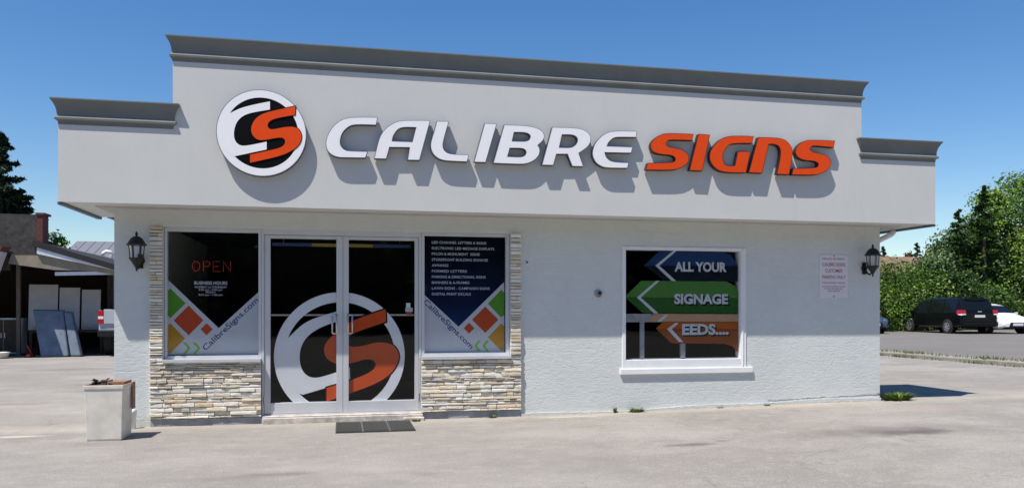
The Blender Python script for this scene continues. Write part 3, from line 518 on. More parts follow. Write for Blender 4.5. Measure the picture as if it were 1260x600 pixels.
# ---------------------------------------------------------------- fascia signs
YB,YF=-.452,-.522
names={0:'white',1:'orange'}
def letter(parent,outer,holes,white,nm='letter'):
    lo=inset(smooth_loop(outer),0); hs=[smooth_loop(h_) for h_ in holes]
    hs=[h_ if area(h_)>0 else h_[::-1] for h_ in hs]
    m=MB(); loops=[lo]+hs
    m.prism(loops,YF,YB,0,1)
    face=[inset(lo,.0075)]+[inset(h_,-.0075) for h_ in hs]
    m.prism(face,YF-.003,YF+.001,2,2)
    return m.build(nm,[M['trim_b'] if white else M['trim_r'],M['ret_w'] if white else M['ret_r'],M['face_w'] if white else M['face_o']],parent,orient=False)
t=thing('channel_letter_sign','long raised lettering on the parapet, white word then orange word','sign',(0,0,0))
cnt={}
ORD=['first','second','third','fourth','fifth','sixth','seventh']
for (nm,colr,outer,holes) in LETTERS:
    cnt[colr]=cnt.get(colr,0)+1
    o=letter(t,outer,holes,colr==0); o['label']='%s letter %s, %s of its word'%(names[colr],nm,ORD[cnt[colr]-1])
t=thing('round_logo_sign','round white and black emblem sign with orange S on the parapet','sign',(0,0,0))
c0=(-.900,3.467); r0=.508
m=MB(); ro=ring_loop(r0,c0); m.prism([ro],YF,YB,0,1); m.build('disc',[M['trim_b'],M['ret_w']],t,orient=False)
m=MB(); m.prism([ring_loop(r0-.009,c0),ring_loop(r0*.815,c0)],YF-.004,YF-.001,0,0); m.build('ring',M['face_w'],t,orient=False)
m=MB(); m.flat([ring_loop(r0*.82,c0)],YF-.0012,0); m.build('black_field',M['face_k'],t,orient=False)
lc=smooth_loop(LOGO_C); lss=smooth_loop(LOGO_S)
m=MB(); m.flat([lc],YF-.0052,0); m.build('white_letter',M['face_w'],t,orient=False)
m=MB(); m.prism([inset(lss,-.009)],YF-.0075,YF-.001,0,0); m.prism([lss],YF-.010,YF-.0076,1,1); m.build('orange_letter',[M['face_k'],M['face_o']],t,orient=False)

# parking notice
t=thing('parking_sign','small white notice board with red lettering right of the arrow window','sign',(6.942,-.004,1.884))
m=MB(); m.box(-.229,.229,-.004,.002,-.306,.306); m.build('board',M['paper'],t,bevel=.002)
m=MB(); y=-.0048
for (s_,a,b,c_,d_,mi) in (('PRIVATE PROPERTY',-.18,.18,.235,.262,0),('CALIBRE SIGNS',-.185,.185,.145,.195,0),('CUSTOMER',-.14,.14,.055,.105,0),('PARKING ONLY',-.185,.185,-.035,.015,0),('UNAUTHORIZED VEHICLES',-.185,.185,-.105,-.082,1),('WILL BE TICKETED OR TOWED',-.185,.185,-.158,-.138,0),('AT THE OWNERS RISK',-.15,.15,-.190,-.170,0),('AND EXPENSE',-.1,.1,-.222,-.202,0)):
    text(m,s_,a,b,c_,d_,y,mi,.012)
m.build('lettering',[M['txt_r'],M['txt_r']],t)
for zz in (.292,-.292): m=MB(); m.lathe([(.009,0),(.009,-.004),(.004,-.006)],(0,-.004,zz),10,0,'y'); m.build('screw',M['black'],t)

# wall lanterns
def lantern(x,z,label):
    t=thing('wall_lantern',label,'lamp',(x,0,z),0,'black lanterns on the shop front')
    m=MB(); m.lathe([(.035,0),(.05,-.008),(.045,-.02),(.02,-.025)],(0,-.002,-.10),16,0,'y'); m.box(-.03,.03,-.014,-.001,-.19,-.02); m.build('backplate',M['black'],t)
    m=MB(); m.tube([(0,-.02,-.10),(0,-.07,-.17),(0,-.13,-.20),(0,-.18,-.17),(0,-.20,-.14)],[.014,.013,.012,.012,.014],8); m.tube([(0,-.02,-.06),(0,-.06,-.02),(0,-.10,-.05),(0,-.08,-.10)],.008,6); m.build('bracket',M['black'],t,smooth=True)
    m=MB(); m.lathe([(.02,-.21),(.008,-.20),(.018,-.185),(.03,-.165),(.052,-.13),(.075,-.10),(.085,-.085),(.085,-.075),(.0,-.074)],(0,-.20,.0),12); m.lathe([(.004,-.235),(.011,-.222),(.004,-.208)],(0,-.2,0),8); m.build('base_cup',M['black'],t)
    m=MB()
    for k in range(6):
        a=k*math.pi/3+.3; m.tube([(.07*math.cos(a),-.2+.07*math.sin(a),-.08),(.085*math.cos(a),-.2+.085*math.sin(a),.075)],.0055,6)
    m.build('cage',M['black'],t)
    m=MB(); m.lathe([(.064,-.078),(.079,.073)],(0,-.2,0),6); m.build('glass_chimney',M['glass'],t)
    m=MB(); m.lathe([(.012,-.074),(.012,-.01),(.009,.0),(.004,.03)],(0,-.2,0),8); m.build('candle',M['paper'],t)
    m=MB(); m.lathe([(.0,.074),(.112,.070),(.116,.078),(.100,.092),(.085,.12),(.066,.15),(.038,.172),(.014,.18),(.01,.19),(.018,.20),(.012,.215),(.004,.235)],(0,-.2,0),12); m.build('cap',M['black'],t)
    return t
lantern(-2.337,2.085,'black lantern left of the stone clad window'); lantern(7.436,2.105,'black lantern at the right corner of the wall')

# ---------------------------------------------------------------- doormat, bin, weeds
M['seam']=simple('mat_seam',(.10,.10,.10),.8)
t=thing('doormat','dark grey ribbed doormat lying in front of the glass doors','mat',(.40,-.60,0))
m=MB(); X0,X1,Y0,Y1=-.455,.455,-.40,.44
m.box(X0,X1,Y0,Y1,.001,.010,0)
for i in range(38):
    x=X0+.012+i*.0236
    if i%13==12: continue
    m.box(x,x+.013,Y0+.01,Y1-.01,.010,.020,0)
m.build('ribbed_mat',M['mat'],t); 
for x in (X0+.30,X0+.607): m=MB(); m.box(x,x+.022,Y0+.004,Y1-.004,.0102,.0135); m.build('seam',M['seam'],t)

t=thing('plastic_bin','cloudy white square plastic bin full of debris at the left corner','bin',(-2.47,-.82,0),R(-1))
m=MB(); n=4
def ringb(w,d,z): return [(-w,-d,z),(w,-d,z),(w,d,z),(-w,d,z)]
lv=[(.168,.185,0),(.174,.19,.02),(.192,.208,.55),(.200,.216,.56),(.202,.218,.595),(.192,.208,.60),(.184,.20,.56),(.175,.19,.47)]
for w_,d_,z_ in lv: m.v+=ringb(w_,d_,z_)
for i in range(len(lv)-1):
    for k in range(4): m.f.append((i*4+k,i*4+(k+1)%4,(i+1)*4+(k+1)%4,(i+1)*4+k)); m.m.append(0 if i<4 else 1)
m.f.append((3,2,1,0)); m.m.append(0); q=(len(lv)-1)*4; m.f.append((q,q+1,q+2,q+3)); m.m.append(1); m.col=[None]*len(m.f)
m.build('tub',[M['bin'],M['bin_in']],t,bevel=.012)
m=MB(); m.box(.0,.178,-.10,.19,.42,.622); m.box(.204,.214,.10,.205,.30,.60); m.build('card_flap',M['card'],t)
t=thing('debris_pile','dark crumpled leaves and rubbish heaped in the plastic bin','debris',(-2.52,-.90,.545))
m=MB(); rn=random.Random(5)
for i in range(70):
    a=Vector((rn.uniform(-.11,.10),rn.uniform(-.06,.18),rn.uniform(.0,.085)*(1))); sz=rn.uniform(.02,.05)
    vs=[a+Vector((rn.uniform(-1,1),rn.uniform(-1,1),rn.uniform(-.6,.6)))*sz for _ in range(5)]
    m.add(vs,[(0,1,2),(0,2,3),(0,3,4),(1,2,4),(1,3,4)])
m.build('crumpled_litter',M['debris'],t,orient=False)
t=thing('floor_pipe','short white plastic pipe standing behind the bin','pipe',(-2.40,-.10,0))
m=MB(); m.tube([(0,0,0),(0,0,.17),(.0,-.02,.2),(.03,-.03,.21)],.035,12); m.lathe([(.045,.15),(.045,.19)],(0,0,0),12); m.build('pipe_body',M['pvc'],t,smooth=True)

def tuft(name,x,y,h,r,n,seed,label,mat='grass',group=None,kind=None):
    rn=random.Random(seed); m=MB()
    for i in range(n):
        a=rn.uniform(0,6.283); rr=r*math.sqrt(rn.random())*.6; b=Vector((x+rr*math.cos(a),y+rr*math.sin(a)*.6,gz(x)-.01)); hh=h*rn.uniform(.4,1); le=rn.uniform(.2,.9)*r
        tip=b+Vector((math.cos(a)*le,math.sin(a)*le*.6,hh)); mid=(b+tip)/2+Vector((0,0,hh*.2)); w=Vector((-math.sin(a),math.cos(a),0))*rn.uniform(.006,.014)
        m.add([b-w,b+w,mid+w*1.2,tip,mid-w*1.2],[(0,1,2,4),(4,2,3)],0,(rn.random(),)*3)
    o=m.build(name,M[mat],orient=False); tag(o,label,'weed',group,kind); return o
tuft('weed',7.98,.0,.13,.26,260,1,'leafy green weed clump at the foot of the right wall corner')
tuft('weed',3.93,-.06,.07,.11,60,2,'small weed tuft growing at the wall foot left of the arrow window')
tuft('weed',3.62,-.05,.11,.03,14,9,'thin upright weed stalk at the wall foot')
for i,(x_,lb) in enumerate(((5.15,'tiny weed at the wall foot under the arrow window'),(5.85,'tiny weed at the wall foot right of the arrow window'))): tuft('weed',x_,-.06,.035,.05,22,20+i,lb)
tuft('weed',.93,-.2,.05,.06,30,31,'sparse weed sprouting at the right end of the doorstep')
tuft('weed',1.93,-.08,.05,.06,26,32,'sparse weed growing below the right stone panel')
# ---------------------------------------------------------------- kerb island at the right
m=MB(); 
for i in range(30):
    y0=-40+i*2.0; m.box(15.0,15.6,y0,y0+1.985,-.1,gz(15.3)+.10+.004*math.sin(i*2.1))
tag(m.build('kerb',M['concrete'],bevel=.02),kind='structure')
rn=random.Random(11); m=MB()
for i in range(5200):
    y=rn.uniform(-2,16); cl_=.5+.5*math.sin(y*2.3)+.4*math.sin(y*5.1+1)
    if rn.random()>cl_*.8+.1: continue
    x=15.0+rn.choice([-.06,.62,.3])+rn.gauss(0,.07); b=Vector((x,y,gz(15)+(.10 if 15.02<x<15.58 else 0))); a=rn.uniform(0,6.28); h=rn.uniform(.03,.11); w=Vector((math.cos(a),math.sin(a),0))*.012
    m.add([b-w,b+w,b+Vector((rn.gauss(0,.03),rn.gauss(0,.03),h))],[(0,1,2)],0,(rn.random(),)*3)
tag(m.build('grass',M['grass'],orient=False),'weedy grass along the low concrete kerb','grass',kind='stuff')

# ---------------------------------------------------------------- vegetation
def leafmesh(P,N,size,asp,tint,seed):
    rs=np.random.RandomState(seed); n=len(P)
    a=rs.normal(size=(n,3)); N=N+rs.normal(size=(n,3))*.55; N/=np.linalg.norm(N,axis=1)[:,None]
    u=np.cross(N,a); u/=np.linalg.norm(u,axis=1)[:,None]; v=np.cross(N,u); s=size*rs.uniform(.6,1.3,size=(n,1))
    u=u*s; v=v*s*asp; V=np.stack([P-u*.5,P+v*.5+u*.05,P+u*.55,P-v*.5],1).reshape(-1,3); return V
def build_leaves(name,V,tint,mat,parent):
    n=len(V)//4; me=bpy.data.meshes.new(name); me.vertices.add(n*4); me.vertices.foreach_set('co',V.astype(np.float32).ravel())
    me.loops.add(n*4); me.loops.foreach_set('vertex_index',np.arange(n*4,dtype=np.int32)); me.polygons.add(n)
    me.polygons.foreach_set('loop_start',np.arange(0,n*4,4,dtype=np.int32)); me.materials.append(mat); me.update(calc_edges=True)
    ca=me.color_attributes.new('tint','FLOAT_COLOR','CORNER'); c=np.repeat(np.clip(tint,0,1),4); ca.data.foreach_set('color',np.stack([c,c,c,np.ones_like(c)],1).astype(np.float32).ravel())
    me.validate(); o=bpy.data.objects.new(name,me); COL.objects.link(o); o.parent=parent; return o
def tree(name,label,cat,x,y,h,w,mat,seed,n=9000,leaf=.22,base=.18,group=None,clumps=26,trunk=.16):
    z0=gz(x); t=thing(name,label,cat,(x,y,z0),0,group); rs=np.random.RandomState(seed)
    cs=[];
    for i in range(clumps):
        f=rs.uniform(0,1); zz=h*(base+(1-base)*f*.92); rad=w*.5*math.sin(math.pi*min(1,max(.12,(.22+f*.72))))**.7
        a=rs.uniform(0,6.283); q=rad*math.sqrt(rs.uniform(.1,1)); cs.append((q*math.cos(a),q*math.sin(a),zz,rs.uniform(.13,.24)*w,rs.uniform(-.38,.38)))
    cs.append((0,0,h*.9,w*.17,.1)); P=[];N=[];T=[]
    for c in cs:
        k=int(n/len(cs)*(.6+rs.rand()*.8)); d=rs.normal(size=(k,3)); d/=np.linalg.norm(d,axis=1)[:,None]; r=c[3]*rs.uniform(.55,1.12,size=(k,1))*(1+.25*np.sin(d[:,:1]*7+c[0]*3))
        p=d*r*np.array([1,1,.82])+np.array(c[:3]); P.append(p); N.append(d+np.array([0,0,.5])); T.append(.5+c[4]+rs.normal(size=k)*.2)
    P=np.concatenate(P);N=np.concatenate(N);T=np.concatenate(T); ok=P[:,2]>.05; P,N,T=P[ok],N[ok],T[ok]
    build_leaves('crown',leafmesh(P,N,leaf,.62,T,seed),T,M[mat],t)
    m=MB(); m.tube([(0,0,-.1),(.03*h*.2,0,h*.25),(-.02*h*.2,.02,h*.55),(0,0,h*.85)],[trunk,trunk*.8,trunk*.5,trunk*.15],8)
    for c in cs[::2]: m.tube([(0,0,max(.2,c[2]*.55)),(c[0]*.5,c[1]*.5,c[2]*.82),(c[0],c[1],c[2])],[trunk*.4,trunk*.22,trunk*.07],5)
    m.build('trunk',M['bark'],t,smooth=True); return t
def spruce(name,label,x,y,h,w,seed,n=9000,leaf=.3,mat='needle',z=None):
    t=thing(name,label,'tree',(x,y,gz(x) if z is None else z)); rs=np.random.RandomState(seed); P=[];N=[];T=[]; m=MB()
    m.tube([(0,0,0),(0,0,h*.5),(0,0,h)],[.2,.12,.02],8); nb=int(h*11); per=max(8,n//nb)
    for i in range(nb):
        f=(i+.5)/nb; zz=h*(.06+.93*f); L=w*.5*(1-f)**.85*rs.uniform(.6,1.15)+.12; a=rs.uniform(0,6.283); s=np.linspace(.08,1,per)[:,None]
        d=np.array([math.cos(a),math.sin(a),0]); base=np.array([0,0,zz]); droop=-.28*L
        p=base+d*L*s+np.array([0,0,1])*(droop*s+ .22*L*s**3); p=p+rs.normal(size=p.shape)*np.array([.16,.16,.10])*(L*.55)*(1.1-s*.6)
        P.append(p); N.append(np.tile([0,0,1.],(per,1))+rs.normal(size=p.shape)*.3); T.append(np.full(per,.45+rs.uniform(-.25,.25))+rs.normal(size=per)*.15)
        e=base+d*L*.9; m.tube([tuple(base),(e[0],e[1],zz+droop*.7)],[.03,.008],4)
    P=np.concatenate(P);N=np.concatenate(N);T=np.concatenate(T)
    build_leaves('crown',leafmesh(P,N,leaf,.38,T,seed+1),T,M[mat],t); m.build('trunk',M['bark'],t); return t
TR=[('shrub','bright green shrub just right of the shop corner',29.6,28.9,3.7,5.0,'leaf_a',.16,7500),
 ('shrub','bright green bush behind the front of the black van',32.6,30.9,3.5,4.8,'leaf_a',.17,8000),
 ('leafy_tree','small grey green tree at the left end of the tall tree row',36.4,33.3,4.7,3.7,'leaf_c',.19,8500),
 ('leafy_tree','medium green tree behind the roof of the black van',39.4,34.7,6.5,4.4,'leaf_c',.2,10000),
 ('leafy_tree','tall rounded tree behind the rear of the black van',42.2,35.5,7.3,4.6,'leaf_c',.2,11000),
 ('leafy_tree','tall sunlit tree behind the white car',42.2,34.4,9.2,5.6,'leaf_a',.2,12000),
 ('leafy_tree','tallest tree at the right edge of the picture',45.4,35.6,10.6,6.6,'leaf_a',.21,13000),
 ('leafy_tree','tree beyond the right edge of the tree row',49.5,34.5,10.0,6.5,'leaf_a',.22,9000),
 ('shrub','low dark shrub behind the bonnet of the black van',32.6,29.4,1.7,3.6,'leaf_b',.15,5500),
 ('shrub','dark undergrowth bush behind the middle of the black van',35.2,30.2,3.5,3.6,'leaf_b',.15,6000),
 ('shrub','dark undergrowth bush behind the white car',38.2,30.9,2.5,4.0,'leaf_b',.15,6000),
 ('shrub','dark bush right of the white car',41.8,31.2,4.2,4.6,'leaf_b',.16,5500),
 ('shrub','green bush mostly hidden behind the shop corner',26.2,29.6,3.2,5.0,'leaf_b',.16,4500)]
for i,(nm,lb,x,y,h,w_,mt,lf,n_) in enumerate(TR): tree(nm,lb,'tree' if nm!='shrub' else 'shrub',x,y,h,w_,mt,40+i,n_,lf,base=.04 if nm=='shrub' else .12,clumps=24+int(h*2.2),trunk=.06+h*.014)
spruce('spruce_tree','dark spruce tip rising above the tree row at the right edge',53.4,41.9,13.6,5.5,70,7000,.32)
spruce('conifer','green conifer spire rising above the white car in the tree row',39.5,32.6,9.0,3.6,76,9000,.26,'leaf_b')
spruce('conifer','green conifer spire rising above the rear of the black van',37.9,32.9,7.5,3.0,77,7500,.24,'leaf_b')
spruce('spruce_tree','small dark conifer seen left of the brown roof',51.7,58.4,7.4,3.0,71,3000,.3)
spruce('spruce_tree','small dark conifer rising behind the brown roof',53.0,55.3,7.5,2.8,72,3000,.3)
tree('maroon_tree','small maroon leaved tree beside the conifer behind the brown roof','tree',51.2,54.2,6.8,1.9,'leaf_red',73,2500,.22,trunk=.1)
spruce('spruce_tree','large dark spruce behind the workshop at the left edge',-14.1,27.5,9.0,6.0,74,32000,.26)
tree('leafy_tree','low dark treetop peeking over the workshop roof','tree',-12.2,27.8,4.75,2.4,'leaf_b',75,3500,.16)
# unseen trees added behind the viewer: dark reflections in glass, low sky blocked
proto=[tree('sky_block_tree','broad unseen tree added behind the viewer to block low sky, first from the west','tree',-52,-44,18,17,'leaf_b',90,15000,1.0,base=.0,clumps=80,trunk=.4,group='unseen trees added to block low sky')]
for i,x in enumerate((-37,-23,-9,5,19,33,47)):
    o=copy_tree(proto[0]); o.location=(x,-44-(i%2)*3,0); o.rotation_euler=(0,0,1.3*i); o.scale=(1,1,1+.06*(i%3)); o['label']='broad unseen tree added behind the viewer to block low sky, %s from the west'%(['second','third','fourth','fifth','sixth','seventh','eighth'][i])
# brown-roofed house
h=thing('house','distant house with brown roof among the trees','house',(47.6,47.5,gz(47)+.7))
m=MB(); m.box(-4,4,0,7,-.9,3.2); m.build('wall',M['concrete'],h)
M['shingle']=simple('brown_shingles',(.20,.13,.09),.9,var=.25,scale=3,bump=.4,bscale=15)
m=MB(); m.add([(-4.5,-.5,3.1),(4.5,-.5,3.1),(4.5,7.5,3.1),(-4.5,7.5,3.1),(-2.2,3.5,5.1),(2.2,3.5,5.1)],[(0,1,5,4),(1,2,5),(2,3,4,5),(3,0,4),(3,2,1,0)]); m.build('roof',M['shingle'],h)
# ---------------------------------------------------------------- left side: workshop and what stands in it
M['pebble']=simple('pebble_dash',(.05,.047,.045),.95,var=.45,scale=9,bump=.9,bscale=35)
M['brick']=simple('old_red_brick',(.11,.035,.028),.9,var=.35,scale=12,bump=.5)
M['white_board']=simple('weathered_white_board',(.50,.50,.52),.7,var=.10,scale=3)
M['whitepaint']=simple('white_fascia_paint',(.62,.66,.74),.6,var=.08,scale=4)
M['tan']=simple('tan_soffit',(.24,.21,.16),.85,var=.2,scale=3)
M['siding']=simple('pale_grey_siding',(.50,.54,.54),.7,var=.12,scale=2,stretch=(8,1,.2))
M['roofblk']=simple('black_roof_felt',(.02,.02,.022),.9)
M['bluewrap']=simple('grey_blue_wrapped_slab',(.13,.165,.225),.6,var=.25,scale=3,bump=.3,bscale=9)
M['timber']=simple('dark_timber',(.05,.04,.032),.9,var=.3)
M['beige']=simple('beige_post_paint',(.12,.10,.08),.8,var=.2)
n=NT('ribbed_metal_roof'); sp=n.n('ShaderNodeSeparateXYZ'); n.l(n.tc,sp.inputs[0]); w_=n.math('FRACT',n.math('MULTIPLY',sp.outputs[0],2.2)); rb=n.math('SUBTRACT',1.,n.math('MULTIPLY',n.math('ABSOLUTE',n.math('SUBTRACT',w_,.5)),9.),clamp=True)
n.set(col=n.mix(rb,(.20,.20,.215),(.11,.11,.12)),rough=.5,metal=.2); n.bump(rb,.8,.03); M['roofmetal']=n.mat
ws=thing('workshop','low dark open workshop with pebble dash parapet and sloping carport roof','building',(-9,15.5,0))
def L(x,y,z): return (x+9,y-15.5,z)
def lbox(m,x0,x1,y0,y1,z0,z1,mi=0): m.box(x0+9,x1+9,y0-15.5,y1-15.5,z0,z1,mi)
m=MB(); lbox(m,-16,-8.64,15.45,16.2,3.02,4.18); m.build('parapet',M['pebble'],ws)
m=MB(); lbox(m,-8.66,-8.50,15.42,15.9,3.25,4.17); lbox(m,-8.68,-8.44,15.39,15.95,4.17,4.23); m.build('brick_pier',M['brick'],ws)
# sloping roof slab: front gable edge falls to the right
m=MB(); a=(-8.75,3.40); b=(-5.6,2.44)
def slope(m,off0,off1,y0,y1,xa=-8.75,xb=-5.6,mi=0):
    k=(2.44-3.40)/3.15; za=3.40+k*(xa+8.75); zb=3.40+k*(xb+8.75)
    vs=[L(xa,y0,za+off0),L(xb,y0,zb+off0),L(xb,y1,zb+off0),L(xa,y1,za+off0),L(xa,y0,za+off1),L(xb,y0,zb+off1),L(xb,y1,zb+off1),L(xa,y1,za+off1)]
    m.add(vs,[(3,2,1,0),(4,5,6,7),(0,1,5,4),(1,2,6,5),(2,3,7,6),(3,0,4,7)],mi)
slope(m,-.15,0.02,15.35,23); m.build('roof',M['roofblk'],ws)
m=MB(); k_=[(-8.64,3.26),(-5.6,2.33),(-5.6,2.29),(-6.6,2.58),(-8.64,3.03)]; m.add([L(x,15.38,z) for x,z in k_]+[L(x,15.42,z) for x,z in k_],[(0,1,2,3,4),(9,8,7,6,5)]+[(i,(i+1)%5,5+(i+1)%5,5+i) for i in range(5)]); m.build('fascia_board',M['whitepaint'],ws)
g_=[(-9.42,2.74),(-9.33,3.06),(-8.64,3.06),(-6.6,2.60),(-5.6,2.32),(-5.6,2.25),(-7.15,2.55),(-8.2,2.57)]
m=MB(); m.add([L(x,15.46,z) for x,z in g_]+[L(x,15.6,z) for x,z in g_],[tuple(range(8)),tuple(range(15,7,-1))]+[(i,(i+1)%8,8+(i+1)%8,8+i) for i in range(8)]); m.build('gable_panel',M['tan'],ws)
m=MB(); m.bar(L(-8.2,15.56,2.46),L(-5.6,15.56,2.53),.11,.10); m.build('beam',M['whitepaint'],ws)
m=MB(); lbox(m,-16,-5.0,23,23.2,0,3.2); lbox(m,-16,-15.8,15.6,23,0,3.2); lbox(m,-16,-8.6,15.6,23,2.9,3.0); lbox(m,-16,-9.42,15.52,15.62,2.55,3.02); m.build('back_wall',M['timber'],ws)
m=MB(); lbox(m,-7.22,-7.02,17.6,17.8,0,2.75); m.build('siding_post',M['siding'],ws)
m=MB(); lbox(m,-7.0,-5.0,22.6,22.8,0,2.8); m.build('siding_wall',M['siding'],ws)
m=MB(); lbox(m,-7.26,-5.6,17.2,23,2.40,2.43) if False else lbox(m,-7.24,-7.16,17.25,23,0,2.5); m.build('partition',M['timber'],ws)
m=MB(); lbox(m,-9.62,-9.52,16.6,16.7,0,2.9); m.build('post',M['beige'],ws)
m=MB(); lbox(m,-16,-9.55,15.0,15.40,2.78,3.0); m.add([L(-9.62,14.9,2.45),L(-9.38,14.9,3.18),L(-10.4,14.9,3.18),L(-10.4,14.9,2.45),L(-9.62,15.4,2.45),L(-9.38,15.4,3.18),L(-10.4,15.4,3.18),L(-10.4,15.4,2.45)],[(0,1,2,3),(7,6,5,4),(0,4,5,1),(1,5,6,2),(2,6,7,3),(3,7,4,0)]); m.build('awning',M['white_board'],ws)
m=MB(); m.add([L(-9.42,14.88,3.05),L(-9.34,14.88,3.2),L(-10.4,14.88,3.2),L(-10.4,14.88,3.05),L(-9.42,15.42,3.05),L(-9.34,15.42,3.2),L(-10.4,15.42,3.2),L(-10.4,15.42,3.05)],[(0,1,2,3),(7,6,5,4),(0,4,5,1),(1,5,6,2),(2,6,7,3),(3,7,4,0)]); m.build('awning_trim',M['brick'],ws)
# bench with three white boards
t=thing('workbench','dark timber workbench inside the open workshop','bench',(-8.3,17.1,0))
m=MB(); m.box(-1.05,1.05,-.3,.35,.70,.78); m.build('top',M['timber'],t)
for sx,sy in ((-1,-.25),(1,-.25),(-1,.3),(1,.3)): m=MB(); m.box(sx-.04,sx+.04,sy-.04,sy+.04,0,.70); m.build('leg',M['timber'],t)
for x0,x1,z0,z1,lb in ((-9.45,-8.63,.782,2.19,'leftmost tall white board standing on the workbench'),(-8.58,-8.00,.782,2.10,'middle white board standing on the workbench'),(-7.94,-7.40,.782,2.04,'rightmost white board standing on the workbench')):
    m=MB(); m.box(-(x1-x0)/2,(x1-x0)/2,0,.03,0,z1-z0)
    tag(m.build('white_board',M['white_board'],loc=((x0+x1)/2,17.05,z0),rot=(R(-4),0,0)),lb,'board',group='white boards in the workshop')
def slab(pts,lb,th=.16):
    m=MB(); n=len(pts); y0=15.75
    vs=[(p[0],y0+p[1]*.28,p[1]) for p in pts]+[(p[0]+.03,y0+p[1]*.28+th,p[1]+.02) for p in pts]
    m.add(vs,[tuple(range(n)),tuple(range(n,2*n))[::-1]]+[(i,(i+1)%n,n+(i+1)%n,n+i) for i in range(n)])
    tag(m.build('wrapped_slab',M['bluewrap'],bevel=.03),lb,'slab',group='blue grey slabs leaning at the workshop')
slab([(-8.66,.0),(-7.92,.03),(-8.18,1.38),(-9.02,1.40)],'wide blue grey slab leaning in the workshop opening')
slab([(-7.86,.03),(-7.58,.03),(-7.95,1.32),(-8.16,1.34)],'narrow blue grey slab leaning right of the wide one')
t=thing('red_jack','small red trolley jack on the ground by the wide slab','jack',(-8.95,15.75,0))
m=MB(); m.box(-.05,.05,-.15,.15,.03,.10); m.tube([(0,.1,.1),(-.08,-.0,.36)],.016,8); m.build('body',simple('red_enamel',(.45,.03,.02),.5),t)

for sx in (-.07,.07):
    for sy in (-.12,.12): m=MB(); m.lathe([(.035,-.02),(.035,.02)],(sx,sy,.035),10,0,'x'); m.build('wheel',M['black'],t)
# barrow / tank at the very left
t=thing('white_tub','low white tub on the ground at the far left of the workshop','tub',(-9.62,15.4,0))
m=MB(); m.lathe([(.16,0),(.2,.02),(.25,.16),(.27,.165),(.27,.18),(.22,.175),(.19,.05)],(0,0,0),18); m.build('tub_body',M['bin'],t,smooth=True)
t=thing('grey_cabinet','dull grey metal cabinet inside the far left of the workshop','cabinet',(-10.1,17.2,0))
m=MB(); m.box(-.5,.5,-.25,.25,.05,1.15); m.build('case',M['siding'],t,bevel=.01); 
for s in (-1,1):
    m=MB(); m.box(min(s*.47,s*.01),max(s*.47,s*.01),-.265,-.251,.1,1.1); dd=m.build('door',M['timber'],t); m=MB(); m.box(s*.05-.01,s*.05+.01,-.285,-.266,.55,.7); m.build('handle',M['steel'],dd)

# far building with metal roof
fb=thing('metal_roof_building','distant building with pale ribbed metal roof behind the workshop','building',(-8,30,0))
m=MB(); m.box(-4.3,8,1,9,0,3.4); m.build('wall',M['siding'],fb)
m=MB(); m.add([(-5.2,0,3.2),(8.5,0,3.2),(8.5,4.5,4.92),(-5.2,4.5,4.92),(8.5,9.5,3.2),(-5.2,9.5,3.2)],[(0,1,2,3),(3,2,4,5),(0,3,5),(1,4,2),(0,5,4,1)]); m.build('roof',M['roofmetal'],fb)
m=MB(); m.tube([(-2.66,1.0,3.45),(-2.66,1.0,4.05),(-2.72,1.0,4.16),(-2.88,1.0,4.18),(-3.02,1.0,4.10),(-3.05,1.0,3.98)],.09,10); m.build('vent_pipe',M['pvc'],fb,smooth=True)
m=MB(); m.box(-2.9,-1.2,3.6,4.6,4.8,5.22); m.build('roof_unit',M['black'],fb)

# ---------------------------------------------------------------- vehicles
M['tyre']=simple('tyre_rubber',(.015,.015,.015),.85); M['rim']=simple('alloy_rim',(.45,.46,.48),.35,.6,var=.1)
M['chrome']=simple('chrome',(.7,.7,.72),.15,.95,var=.05)
def paint(nm,c,rough=.25): return simple(nm,c,rough,0,var=.04,scale=3,coat=.25)
M['p_black']=simple('black_car_paint',(.004,.004,.005),.22,0,var=.04,spec=.25); M['p_white']=paint('white_car_paint',(.78,.79,.80)); M['p_blue']=paint('blue_grey_car_paint',(.045,.065,.10)); M['p_silver']=paint('silver_car_paint',(.42,.45,.50))
n=NT('tail_lamp_red'); n.set(col=(.42,.012,.015),rough=.2); M['lampred']=n.mat
n=NT('lamp_clear'); n.set(col=(.75,.77,.8),rough=.12); M['lampclear']=n.mat
def body_loft(t,st,mp,glass_side,glass_top,name='body'):
    """st: x, z_bottom, z_belt, z_roof, half width, half width roof"""
    m=MB(); N=0
    for (x,zb,zt,zr,w,wr) in st:
        zm=zb+(zt-zb)*.55
        half=[(w*.90,zb),(w*.985,zb+.07),(w,zm),(w*.975,zt),(wr*1.0,max(zt,zr-.05)),(wr*.86,zr),(0,zr+.02)]
        ringp=half+[(-a,b) for a,b in half[-2::-1]]; N=len(ringp); m.v+=[(x,a,b) for a,b in ringp]
    for i in range(len(st)-1):
        for k in range(N-1):
            mi=0
            if k in (3,N-5) and i in glass_side: mi=1
            if k in (4,5,6,7) and i in glass_top: mi=1
            m.f.append((i*N+k,i*N+k+1,(i+1)*N+k+1,(i+1)*N+k)); m.m.append(mi)
        m.f.append((i*N,(i+1)*N,(i+1)*N+N-1,i*N+N-1)); m.m.append(2)
    m.f.append(tuple(range(N))); m.m.append(0); q=(len(st)-1)*N; m.f.append(tuple(range(q,q+N))); m.m.append(0); m.col=[None]*len(m.f)
    return m.build(name,[mp,M['carglass'],M['black']],t,smooth=False,bevel=.02)
